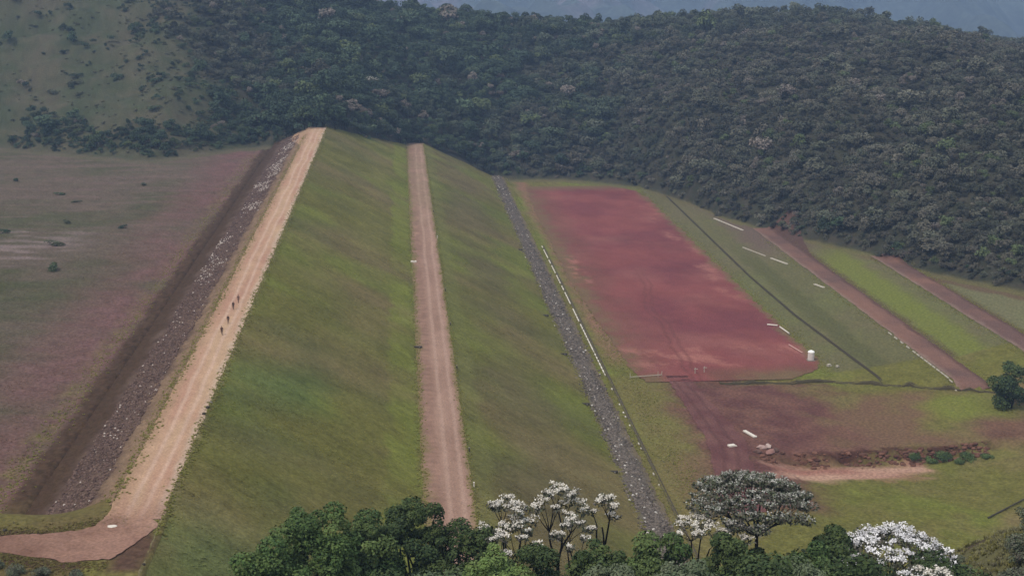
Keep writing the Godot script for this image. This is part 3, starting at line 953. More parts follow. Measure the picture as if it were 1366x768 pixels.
func bush(parts: Array, label: String, at: Vector3, k: float, group := "") -> void:
	var o := thing("bush", label, "bush", at, rng.randf() * TAU, group)
	o.scale = Vector3(k * rng.randf_range(1.0, 2.0), k * rng.randf_range(0.6, 0.95), k * rng.randf_range(1.0, 1.5))
	part("stem", parts[0], mats.bark, o)
	part("foliage", parts[1], mats.tints[[0, 1, 2, 4, 4][rng.randi() % 5]], o)

const GREEN_A := [Color(0.060, 0.105, 0.034), Color(0.095, 0.145, 0.045), Color(0.042, 0.078, 0.028), Color(0.130, 0.175, 0.060)]
const GREEN_B := [Color(0.040, 0.066, 0.026), Color(0.064, 0.092, 0.032), Color(0.030, 0.050, 0.024), Color(0.085, 0.110, 0.040)]
const GREEN_C := [Color(0.125, 0.190, 0.055), Color(0.160, 0.210, 0.075), Color(0.100, 0.155, 0.050)]
const GREEN_G := [Color(0.110, 0.140, 0.080), Color(0.085, 0.115, 0.065), Color(0.150, 0.170, 0.110)]

func big_tree(called: String, label: String, x: float, d: float, height: float, width: float, cols: Array, count: int, size := 0.34, clumps := 34, bare := 0.2) -> Node3D:
	bare *= 0.3
	return add_tree(called, label, "tree", on_land(x, d), tree_parts(height * 1.1, width * 1.1, int(clumps * 1.25), int(count * 1.3), size, cols, bare, -0.75))

# slender branching tree whose every twig ends in a flat head of white flowers
func flower_tree(label: String, x: float, d: float, height: float, width: float, heads: int, head: float, lean := Vector3.ZERO, leafy := 600, petals := 90, flat := 0.35, blossom := [Color(0.66, 0.62, 0.56), Color(0.52, 0.49, 0.46), Color(0.74, 0.71, 0.67)], group := "", fork_at := 0.5, bark := Color(0.150, 0.120, 0.100)) -> Node3D:
	var o := thing("flowering_tree", label, "tree", on_land(x, d), 0.0, group)
	var wood := Soup.new()
	var flowers := Soup.new()
	var green := Soup.new()
	var fork := Vector3(0, height * fork_at, 0) + lean * 0.5
	wood.tube(limb_path(Vector3(0, -0.6, 0), fork, 0.35, 6), taper(height * 0.017, height * 0.011, 6), 7, bark)
	var arms := []
	var n_arm := maxi(3, heads / 5)
	for i in n_arm:
		var a := TAU * (i + rng.randf() * 0.5) / n_arm
		var q := fork + lean * 0.25 + Vector3(cos(a) * width * 0.24, height * rng.randf_range(0.48, 0.8) * (0.88 - fork_at) , sin(a) * width * 0.24)
		wood.tube(limb_path(fork, q, 0.3), taper(height * 0.008, height * 0.005), 5, bark)
		arms.append(q)
	for i in heads:
		var a := TAU * i * 0.381966
		var r := sqrt((i + 0.5) / heads)
		var tip := lean + Vector3(cos(a) * r * width * 0.5, height * (1.0 - flat * 0.5 * r * r) + rng.randf_range(-0.5, 0.35), sin(a) * r * width * 0.5)
		var best: Vector3 = arms[0]
		for q in arms:
			if q.distance_squared_to(tip) < best.distance_squared_to(tip): best = q
		wood.tube(limb_path(best, tip, 0.2, 4), taper(height * 0.004, 0.012, 4), 4, bark)
		# a head: several small flat sprays of blossom
		var hs := head * rng.randf_range(0.7, 1.25)
		var tone := rng.randf_range(0.75, 1.08)
		for k in 4:
			var c := tip + Vector3(rng.randf_range(-0.7, 0.7) * hs, rng.randf_range(-0.22, 0.22) * hs, rng.randf_range(-0.7, 0.7) * hs)
			var rr := hs * rng.randf_range(0.4, 0.7)
			for p in petals / 4:
				var dir := ball()
				var at := c + Vector3(dir.x, absf(dir.y) * 0.38 - 0.05, dir.z) * rr * sqrt(rng.randf())
				var out := (Vector3.UP + ball() * 0.8).normalized()
				flowers.leaf(at, out, out.cross(ball()).normalized(), 0.19, 0.15, pick(blossom) * tone)
		for p in leafy / heads:
			var dir := ball()
			var at := tip + Vector3(dir.x * 0.9, -absf(dir.y) * 0.7 - 0.12, dir.z * 0.9) * hs
			var out := (Vector3.UP * 0.6 + ball()).normalized()
			green.leaf(at, out, out.cross(ball()).normalized(), 0.36, 0.2, pick([Color(0.085, 0.095, 0.060), Color(0.120, 0.115, 0.090), Color(0.060, 0.075, 0.045), Color(0.150, 0.135, 0.125)]))
	part("trunk", wood.mesh(), mats.bark, o)
	part("foliage", green.mesh(), mats.leaf, o)
	part("flowers", flowers.mesh(), mats.leaf, o)
	return o

func build_foreground() -> void:
	rng.seed = 211
	big_tree("broadleaf_tree", "leftmost big green tree in front of the dam, with a ragged crown", -7.4, 105, 12.6, 10.5, GREEN_A, 18000, 0.29, 60, 0.15)
	big_tree("broadleaf_tree", "mid-green tree filling the gap left of the tall dark one", -3.6, 109, 11.4, 7.0, GREEN_A + GREEN_B, 10000, 0.29, 30, 0.1)
	big_tree("broadleaf_tree", "low mid-green tree at the lower left of the tree belt", -11.3, 100, 9.2, 7.0, GREEN_A, 10000, 0.29, 28, 0.1)
	big_tree("broadleaf_tree", "tall dark green tree standing below the pink bench road", 0.4, 112, 13.8, 9.5, GREEN_B, 16000, 0.29, 56, 0.15)
	big_tree("broadleaf_tree", "dark green tree between the bench road and the white blossoms", 5.2, 110, 11.8, 8.0, GREEN_B, 11000, 0.29, 44, 0.15)
	big_tree("broadleaf_tree", "small light yellowish green tree at the bottom edge left of centre", 5.6, 88, 7.0, 5.2, GREEN_C, 6000, 0.26, 24, 0.1)
	big_tree("broadleaf_tree", "dark bushy tree just under the white blossoms", 9.6, 100, 8.6, 6.0, GREEN_B, 7000, 0.3, 26, 0.1)
	big_tree("broadleaf_tree", "olive green bushy tree below the right end of the white blossoms", 14.6, 95, 7.6, 6.4, GREEN_B + [Color(0.09, 0.12, 0.04)], 7000, 0.3, 26, 0.1)
	big_tree("broadleaf_tree", "small grey-green tree at the bottom edge near the centre", 13.0, 82, 5.6, 4.6, GREEN_G, 5000, 0.24, 22, 0.1)
	big_tree("broadleaf_tree", "round green tree at the lower end of the stone drain", 21.0, 104, 9.0, 7.6, GREEN_A + GREEN_B, 9000, 0.32, 30, 0.1)
	big_tree("broadleaf_tree", "pale green bush at the bottom edge below the stone drain", 19.6, 90, 6.0, 4.6, GREEN_G, 4500, 0.26, 20, 0.08)
	big_tree("broadleaf_tree", "dark tree under the white blossoms beside the umbrella-shaped tree", 26.4, 100, 8.0, 4.8, GREEN_B, 6000, 0.3, 22, 0.1)
	big_tree("broadleaf_tree", "dark tree hiding the foot of the umbrella-shaped tree", 29.4, 107, 7.6, 4.6, GREEN_B, 6000, 0.28, 26, 0.1)
	big_tree("broadleaf_tree", "bright green tree right of the umbrella-shaped tree's trunk", 34.2, 103, 8.0, 4.8, GREEN_A + GREEN_B, 6500, 0.3, 24, 0.1)
	big_tree("broadleaf_tree", "dark green tree at the left side of the dense white-flowering tree", 37.6, 107, 9.0, 5.0, GREEN_B, 6500, 0.3, 24, 0.1)
	big_tree("broadleaf_tree", "low grey-green tree at the foot of the umbrella-shaped tree", 29.6, 92, 5.6, 5.0, GREEN_G, 4500, 0.26, 20, 0.08)
	rng.seed = 219
	var low_growth := [tree_parts(5.0, 6.0, 24, 4200, 0.26, GREEN_B, -0.1, -0.8), tree_parts(4.4, 5.4, 24, 4200, 0.26, GREEN_A + GREEN_B, -0.1, -0.8), tree_parts(4.8, 5.6, 22, 3800, 0.26, GREEN_G + GREEN_B, -0.1, -0.8)]
	for q in [[33.5, 110], [31.0, 106], [35.5, 107], [-1.6, 106], [1.5, 104], [3.5, 107], [6.0, 105], [-8.0, 100], [-3.0, 103], [9.0, 108], [13.0, 112], [26.5, 104], [33.0, 106], [43.5, 112], [-13.5, 96], [-10, 94], [-4.5, 97], [-1.0, 100], [2.5, 99], [-6, 112], [4.5, 118], [8.0, 116], [7.0, 94], [11.5, 106], [11, 90], [16.5, 101], [18.0, 108], [17.5, 96], [23.5, 98], [24.0, 110], [21.8, 114], [29.0, 104], [31.5, 99], [27.0, 94], [34.5, 96], [38.0, 100], [36.0, 112], [45.5, 101], [40.0, 111], [46.5, 108]]:
		var k := rng.randi() % 3
		add_tree("undergrowth_shrub", "leafy shrub in the dense undergrowth between the foreground trees", "shrub", on_land(q[0], q[1], -0.3), low_growth[k], "undergrowth shrubs", rng.randf() * TAU, Vector3.ONE * rng.randf_range(0.9, 1.5))
	print("trees ", Time.get_ticks_msec())
	# white blossom
	rng.seed = 223
	flower_tree("white-flowering tree at the left of the blossom group, leaning left", 9.4, 111, 13.9, 4.6, 11, 0.62, Vector3(-0.6, 0, 0), 500, 110)
	flower_tree("tallest white-flowering tree in the middle of the blossom group", 13.9, 116, 15.2, 5.2, 14, 0.6, Vector3(0, 0, 0), 600, 110)
	flower_tree("slim white-flowering tree at the right end of the blossom group", 18.2, 118, 14.8, 2.6, 6, 0.6, Vector3(0.3, 0, 0), 260, 110)
	flower_tree("low white-flowering tree rising from the dark bushes", 8.6, 105, 10.6, 4.6, 9, 0.55, Vector3.ZERO, 500, 80)
	flower_tree("white-flowering tree with sparse low heads at the front of the blossom group", 14.4, 109, 11.2, 4.4, 8, 0.5, Vector3.ZERO, 400, 70)
	flower_tree("white-flowering tree with wide flat heads beside the stone drain's end", 25.3, 108, 11.2, 5.0, 11, 0.66, Vector3.ZERO, 300, 110)
	flower_tree("small white-flowering tree left of the umbrella-shaped tree's trunk", 28.3, 106, 10.0, 3.2, 8, 0.62, Vector3.ZERO, 300, 110)
	flower_tree("umbrella-shaped tree with a wide grey-flowered crown and bare forked trunk", 31.6, 110, 14.2, 10.8, 76, 0.72, Vector3(-1.0, 0, 0), 7000, 50, 0.26, [Color(0.34, 0.33, 0.31), Color(0.46, 0.45, 0.43), Color(0.16, 0.18, 0.14), Color(0.10, 0.12, 0.08)], "", 0.62, Color(0.24, 0.19, 0.16))
	flower_tree("broad white-flowering tree with a dense crown at the lower right", 42.2, 106, 8.4, 10.4, 58, 0.80, Vector3.ZERO, 3200, 100, 0.42, [Color(0.72, 0.71, 0.75), Color(0.60, 0.59, 0.63), Color(0.82, 0.81, 0.84)])
	flower_tree("small white-flowering tree at the bottom edge below the dense one", 41.8, 96, 5.0, 3.6, 9, 0.6, Vector3.ZERO, 400, 100)
	# growth on the bank at the lower right
	rng.seed = 239
	for q in [[50.5, 113.0, 4.4, 3.6, "thin shrub on the bank right of the dense white-flowering tree"], [53.5, 118.0, 4.0, 3.2, "tallest thin shrub on the bank at the lower right"], [56.5, 111.0, 3.4, 4.2, "grey-green shrub at the bottom right corner"], [49.0, 104.0, 3.6, 4.4, "low grey-green shrub beside the dense white-flowering tree"], [61.0, 118.0, 2.8, 4.6, "low shrub at the right edge of the picture on the near bank"], [53.0, 104.0, 3.0, 4.2, "pale shrub on the bottom edge near the right corner"]]:
		add_tree("bank_shrub", q[4], "shrub", on_land(q[0], q[1]), tree_parts(q[2], q[3], 18, 2600, 0.22, GREEN_G + GREY_GREEN, -0.05, -0.7))
	# shrubs in the lower left corner and by the field
	for q in [[-46.0, 150.3, 1.7, 2.6, "low shrub by the access road at the lower left corner"], [-43.0, 149.5, 1.4, 2.4, "second low shrub from the left corner beside the access road"], [-49.0, 152.2, 1.5, 2.2, "shrub at the left edge beside the access road"], [-39.0, 149.3, 1.0, 1.8, "smallest shrub in front of the access road's bend"]]:
		add_tree("roadside_shrub", q[4], "shrub", on_land(q[0], q[1], -0.2), tree_parts(q[2] * 0.8, q[3], 12, 1400, 0.18, GREEN_G + GREY_GREEN, -0.2, -0.6))
	add_tree("field_bush", "dark green bush at the right edge in front of the terraces", "bush", on_land(140.5, 288.0), tree_parts(11.5, 12.5, 34, 8000, 0.5, GREEN_B, -0.1, -0.9))
	var scrub := [tree_parts(1.5, 4.2, 16, 1500, 0.26, GREEN_A + GREEN_B, -0.2, -0.6), tree_parts(1.3, 3.2, 14, 1300, 0.24, GREEN_C + GREEN_B, -0.2, -0.6)]
	for q in [[109.5, 267.4, 0, 0.9, "dark low bush at the end of the raw red bank"], [113.0, 266.4, 1, 1.0, "yellowish low bush second on the mound right of the red bank"], [116.0, 267.5, 0, 1.2, "widest green bush on the mound right of the raw red bank"], [118.6, 264.4, 1, 0.9, "small bush on the near side of the mound"], [121.0, 265.4, 0, 1.0, "dark low bush near the right end of the mound"], [124.5, 263.6, 1, 0.9, "last low bush at the right end of the mound"]]:
		add_tree("field_bush", q[4], "bush", on_land(q[0], q[1], -0.25), scrub[q[2]], "bushes on the mound", rng.randf() * TAU, Vector3(1.15, 0.9, 1.0) * q[3])
	flower_tree("lone pale-flowering tree in the dark wood above the dam", -14.0, 672.0, 9.0, 6.5, 9, 1.1, Vector3.ZERO, 500, 60)

# ---------------------------------------------------------------- small things
func lathe(profile: Array, sides: int) -> ArrayMesh:
	var st := SurfaceTool.new()
	st.begin(Mesh.PRIMITIVE_TRIANGLES)
	for i in profile.size() - 1:
		st.set_smooth_group(-1)
		for j in sides:
			var q := []
			for k in [[i, j], [i + 1, j], [i + 1, j + 1], [i, j + 1]]:
				var a: float = TAU * k[1] / sides
				q.append(Vector3(cos(a) * profile[k[0]].x, profile[k[0]].y, sin(a) * profile[k[0]].x))
			for k in [0, 1, 2, 0, 2, 3]: st.add_vertex(q[k])
	st.generate_normals()
	return st.commit()

func box_mesh(size: Vector3, bevel := 0.0) -> Mesh:
	if bevel <= 0.0:
		var b := BoxMesh.new()
		b.size = size
		return b
	# a box with chamfered upper edges
	var st := SurfaceTool.new()
	st.begin(Mesh.PRIMITIVE_TRIANGLES)
	st.set_smooth_group(-1)
	var h := size * 0.5
	var rings := []
	for q in [[0.0, -h.y], [0.0, h.y - bevel], [bevel, h.y]]:
		rings.append([Vector3(-h.x + q[0], q[1], -h.z + q[0]), Vector3(h.x - q[0], q[1], -h.z + q[0]), Vector3(h.x - q[0], q[1], h.z - q[0]), Vector3(-h.x + q[0], q[1], h.z - q[0])])
	for i in 2:
		for j in 4:
			var a: Vector3 = rings[i][j]
			var b: Vector3 = rings[i][(j + 1) % 4]
			var c: Vector3 = rings[i + 1][(j + 1) % 4]
			var d: Vector3 = rings[i + 1][j]
			for v in [a, b, c, a, c, d]: st.add_vertex(v)
	for v in [rings[2][0], rings[2][1], rings[2][2], rings[2][0], rings[2][2], rings[2][3]]: st.add_vertex(v)
	for v in [rings[0][0], rings[0][2], rings[0][1], rings[0][0], rings[0][3], rings[0][2]]: st.add_vertex(v)
	st.generate_normals()
	return st.commit()

# an open trough along a line of ground points
func trough(pts: Array, width: float, wall: float, depth: float) -> ArrayMesh:
	var prof := [Vector2(-width * 0.5 - wall, -0.25), Vector2(-width * 0.5 - wall, depth), Vector2(-width * 0.5, depth), Vector2(-width * 0.5 + 0.05, 0.03), Vector2(width * 0.5 - 0.05, 0.03), Vector2(width * 0.5, depth), Vector2(width * 0.5 + wall, depth), Vector2(width * 0.5 + wall, -0.25)]
	var st := SurfaceTool.new()
	st.begin(Mesh.PRIMITIVE_TRIANGLES)
	st.set_smooth_group(-1)
	for i in pts.size() - 1:
		var t: Vector3 = (pts[i + 1] - pts[i])
		t.y = 0.0
		var side := t.normalized().cross(Vector3.UP)
		for j in prof.size() - 1:
			var q := []
			for k in [[i, j], [i, j + 1], [i + 1, j + 1], [i + 1, j]]:
				q.append(pts[k[0]] + side * prof[k[1]].x + Vector3.UP * prof[k[1]].y)
			for k in [0, 1, 2, 0, 2, 3]: st.add_vertex(q[k])
	st.generate_normals()
	return st.commit()

func pipe_mesh(a: Vector3, b: Vector3, r: float) -> ArrayMesh:
	# a hollow pipe lying from a to b, both relative to the thing
	var t := (b - a).normalized()
	var u := t.cross(Vector3.UP).normalized()
	var w := u.cross(t)
	var st := SurfaceTool.new()
	st.begin(Mesh.PRIMITIVE_TRIANGLES)
	var ring := [[a, r * 0.8], [a, r], [b, r], [b, r * 0.8], [a, r * 0.8]]
	for i in 4:
		st.set_smooth_group(i + 1)
		for j in 12:
			var q := []
			for k in [[i, j], [i + 1, j], [i + 1, j + 1], [i, j + 1]]:
				var an: float = TAU * k[1] / 12.0
				q.append(ring[k[0]][0] + (u * cos(an) + w * sin(an)) * ring[k[0]][1])
			for k in [0, 1, 2, 0, 2, 3]: st.add_vertex(q[k])
	st.generate_normals()
	return st.commit()

# a smooth surface round tapered bones: [a, b, radius a, radius b, colour]
func bones_into(s: Soup, bones: Array, cell: float, blend: float) -> void:
	var lo := Vector3.ONE * 99.0
	var hi := -lo
	for q in bones:
		for k in 2:
			lo = lo.min(q[k] - Vector3.ONE * (q[2 + k] + cell * 2.0 + blend))
			hi = hi.max(q[k] + Vector3.ONE * (q[2 + k] + cell * 2.0 + blend))
	var n := Vector3i(((hi - lo) / cell).ceil()) + Vector3i.ONE
	var f := PackedFloat32Array()
	f.resize(n.x * n.y * n.z)
	f.fill(9.0)
	var own := PackedByteArray()
	own.resize(f.size())
	var near := PackedFloat32Array()
	near.resize(f.size())
	near.fill(9.0)
	for bi in bones.size():
		var q: Array = bones[bi]
		var m := Vector3.ONE * (maxf(q[2], q[3]) + cell * 2.0 + blend)
		var i0 := Vector3i(((q[0].min(q[1]) - m - lo) / cell).floor()).clamp(Vector3i.ZERO, n - Vector3i.ONE)
		var i1 := Vector3i(((q[0].max(q[1]) + m - lo) / cell).ceil()).clamp(Vector3i.ZERO, n - Vector3i.ONE)
		var ab: Vector3 = q[1] - q[0]
		var l2 := maxf(ab.length_squared(), 1e-9)
		for z in range(i0.z, i1.z + 1):
			for y in range(i0.y, i1.y + 1):
				for x in range(i0.x, i1.x + 1):
					var p := lo + Vector3(x, y, z) * cell
					var t := clampf((p - q[0]).dot(ab) / l2, 0.0, 1.0)
					var dd := p.distance_to(q[0] + ab * t) - lerpf(q[2], q[3], t)
					var k := (z * n.y + y) * n.x + x
					if dd < near[k]:
						near[k] = dd
						own[k] = bi
					var h := maxf(blend - absf(f[k] - dd), 0.0) / blend
					f[k] = minf(f[k], dd) - h * h * blend * 0.25
	var idx := PackedInt32Array()
	idx.resize(f.size())
	idx.fill(-1)
	var off := [0, 1, n.x, n.x + 1, n.x * n.y, n.x * n.y + 1, n.x * n.y + n.x, n.x * n.y + n.x + 1]
	var pairs := [[0, 1], [2, 3], [4, 5], [6, 7], [0, 2], [1, 3], [4, 6], [5, 7], [0, 4], [1, 5], [2, 6], [3, 7]]
	for z in n.z - 1:
		for y in n.y - 1:
			for x in n.x - 1:
				var k := (z * n.y + y) * n.x + x
				if f[k] > cell * 2.0 or f[k] < -cell * 2.0: continue
				var inside := 0
				for o in off:
					if f[k + o] < 0.0: inside += 1
				if inside == 0 or inside == 8: continue
				var sum := Vector3.ZERO
				var cnt := 0
				for e in pairs:
					var fa := f[k + off[e[0]]]
					var fb := f[k + off[e[1]]]
					if (fa < 0.0) == (fb < 0.0): continue
					var ca := Vector3(e[0] & 1, (e[0] >> 1) & 1, e[0] >> 2)
					var cb := Vector3(e[1] & 1, (e[1] >> 1) & 1, e[1] >> 2)
					sum += ca.lerp(cb, fa / (fa - fb))
					cnt += 1
				idx[k] = s.v.size()
				s.v.append(lo + (Vector3(x, y, z) + sum / cnt) * cell)
				s.n.append(Vector3(f[k + 1] - f[k], f[k + n.x] - f[k], f[k + n.x * n.y] - f[k]).normalized())
				s.c.append(bones[own[k]][4])
	var step := [1, n.x, n.x * n.y]
	for z in range(1, n.z - 1):
		for y in range(1, n.y - 1):
			for x in range(1, n.x - 1):
				var k := (z * n.y + y) * n.x + x
				for a in 3:
					if (f[k] < 0.0) == (f[k + step[a]] < 0.0): continue
					var b: int = step[(a + 1) % 3]
					var c: int = step[(a + 2) % 3]
					var q := [idx[k], idx[k - b], idx[k - b - c], idx[k - c]]
					if q.min() < 0: continue
					var order := [0, 1, 2, 0, 2, 3] if f[k] > 0.0 else [0, 2, 1, 0, 3, 2]
					for o in order: s.ix.append(q[o])

func person(label: String, at: Vector3, turn: float, shirt: Color, trousers: Color, hair: Color, swing: float) -> void:
	var o := thing("person", label, "person", at, turn, "people walking on the dam crest")
	var skin := Color(0.22, 0.12, 0.08)
	var shoe := Color(0.03, 0.028, 0.026)
	var s := Soup.new()
	var w := swing
	var bones := [
		[Vector3(-0.07, 0.95, 0), Vector3(0.07, 0.95, 0), 0.125, 0.125, trousers],
		[Vector3(0, 1.0, 0), Vector3(0, 1.14, 0.0), 0.125, 0.12, shirt],
		[Vector3(-0.07, 1.30, 0), Vector3(0.07, 1.30, 0), 0.125, 0.125, shirt],
		[Vector3(0, 1.14, 0), Vector3(0, 1.32, 0), 0.13, 0.13, shirt],
		[Vector3(0, 1.40, 0), Vector3(0, 1.50, 0.015), 0.062, 0.052, skin]]
	for k in [-1.0, 1.0]:
		var g: float = k * w
		var hip := Vector3(0.095 * k, 0.90, 0)
		var knee := Vector3(0.10 * k, 0.50, 0.10 * g + 0.05)
		var ankle := Vector3(0.10 * k, 0.10 + maxf(0.0, -g) * 0.06, 0.30 * g - 0.02)
		bones.append([hip, knee, 0.092, 0.062, trousers])
		bones.append([knee, ankle, 0.062, 0.045, trousers])
		bones.append([ankle + Vector3(0, -0.055, -0.04), ankle + Vector3(0, -0.065, 0.15), 0.042, 0.035, shoe])
		var sh := Vector3(0.185 * k, 1.38, 0)
		var el := Vector3(0.235 * k, 1.11, -0.11 * g - 0.03)
		var wr := Vector3(0.235 * k, 0.88, -0.22 * g + 0.05)
		bones.append([Vector3(0.08 * k, 1.37, 0), sh, 0.085, 0.068, shirt])
		bones.append([sh, el, 0.058, 0.045, shirt])
		bones.append([el, wr, 0.042, 0.030, skin])
		# hand: palm and five curled fingers
		var dn := (wr - el).normalized()
		var fw := Vector3(0, 0, 1) - dn * dn.z
		fw = fw.normalized()
		var inw := Vector3(-k, 0, 0)
		var hand := []
		for i in 3:
			hand.append([wr, wr + dn * 0.085 + fw * (i - 1) * 0.022, 0.018, 0.013, skin])
		for i in 4:
			var root := wr + dn * 0.085 + fw * (i - 1.5) * 0.021
			var len: float = [0.058, 0.072, 0.078, 0.068][i]
			var m := root + dn * len * 0.55 + inw * 0.012
			hand.append([root, m, 0.0095, 0.009, skin])
			hand.append([m, m + dn * len * 0.4 + inw * 0.025, 0.009, 0.0075, skin])
		var th := wr + dn * 0.03 + fw * 0.024
		hand.append([th, th + dn * 0.035 + fw * 0.022, 0.0115, 0.010, skin])
		hand.append([th + dn * 0.035 + fw * 0.022, th + dn * 0.066 + fw * 0.026 + inw * 0.012, 0.010, 0.008, skin])
		bones_into(s, hand, 0.005, 0.006)
	bones_into(s, bones, 0.018, 0.05)
	var hc := Vector3(0, 1.61, 0.02)
	var eye := Color(0.02, 0.015, 0.012)
	var head := [
		[hc + Vector3(0, 0.035, -0.015), hc + Vector3(0, 0.02, 0.01), 0.085, 0.08, skin],
		[hc + Vector3(0, -0.03, 0.02), hc + Vector3(0, -0.075, 0.045), 0.062, 0.035, skin],
		[hc + Vector3(0, 0.012, 0.088), hc + Vector3(0, -0.022, 0.104), 0.010, 0.014, skin],
		[hc + Vector3(-0.02, -0.052, 0.080), hc + Vector3(0.02, -0.052, 0.080), 0.008, 0.008, Color(0.20, 0.08, 0.06)],
		[hc + Vector3(-0.084, 0.015, 0), hc + Vector3(-0.088, -0.015, 0), 0.016, 0.012, skin],
		[hc + Vector3(0.084, 0.015, 0), hc + Vector3(0.088, -0.015, 0), 0.016, 0.012, skin],
		[hc + Vector3(-0.031, 0.008, 0.076), hc + Vector3(-0.031, 0.008, 0.078), 0.010, 0.010, eye],
		[hc + Vector3(0.031, 0.008, 0.076), hc + Vector3(0.031, 0.008, 0.078), 0.010, 0.010, eye],
		[hc + Vector3(0, -0.11, 0), hc + Vector3(0, -0.05, 0), 0.05, 0.05, skin]]
	bones_into(s, head, 0.008, 0.012)
	part("body", s.mesh(), mats.bark, o)
	var hs := Soup.new()
	bones_into(hs, [[hc + Vector3(0, 0.055, -0.03), hc + Vector3(0, 0.06, 0.015), 0.085, 0.075, hair], [hc + Vector3(0, 0.0, -0.045), hc + Vector3(0, -0.03, -0.045), 0.066, 0.05, hair]], 0.012, 0.02)
	part("hair", hs.mesh(), mats.bark, o)

func line_of(pts: Array, step: float) -> Array:
	# ground points along a broken line of (x, d)
	var out := []
	for i in pts.size() - 1:
		var n := int(ceil(pts[i].distance_to(pts[i + 1]) / step))
		for k in n:
			var q: Vector2 = pts[i].lerp(pts[i + 1], float(k) / n)
			out.append(on_land(q.x, q.y))
	out.append(on_land(pts[-1].x, pts[-1].y))
	return out

func slab(parent: Node, called: String, at: Vector3, dir: Vector3, length: float, width: float, height: float, mat: Material) -> void:
	var o := part(called, box_mesh(Vector3(width, height, length), minf(0.04, height * 0.3)), mat, parent, at)
	o.rotation.y = atan2(dir.x, dir.z)
	o.rotation.x = -asin(clampf(dir.normalized().y, -1, 1))

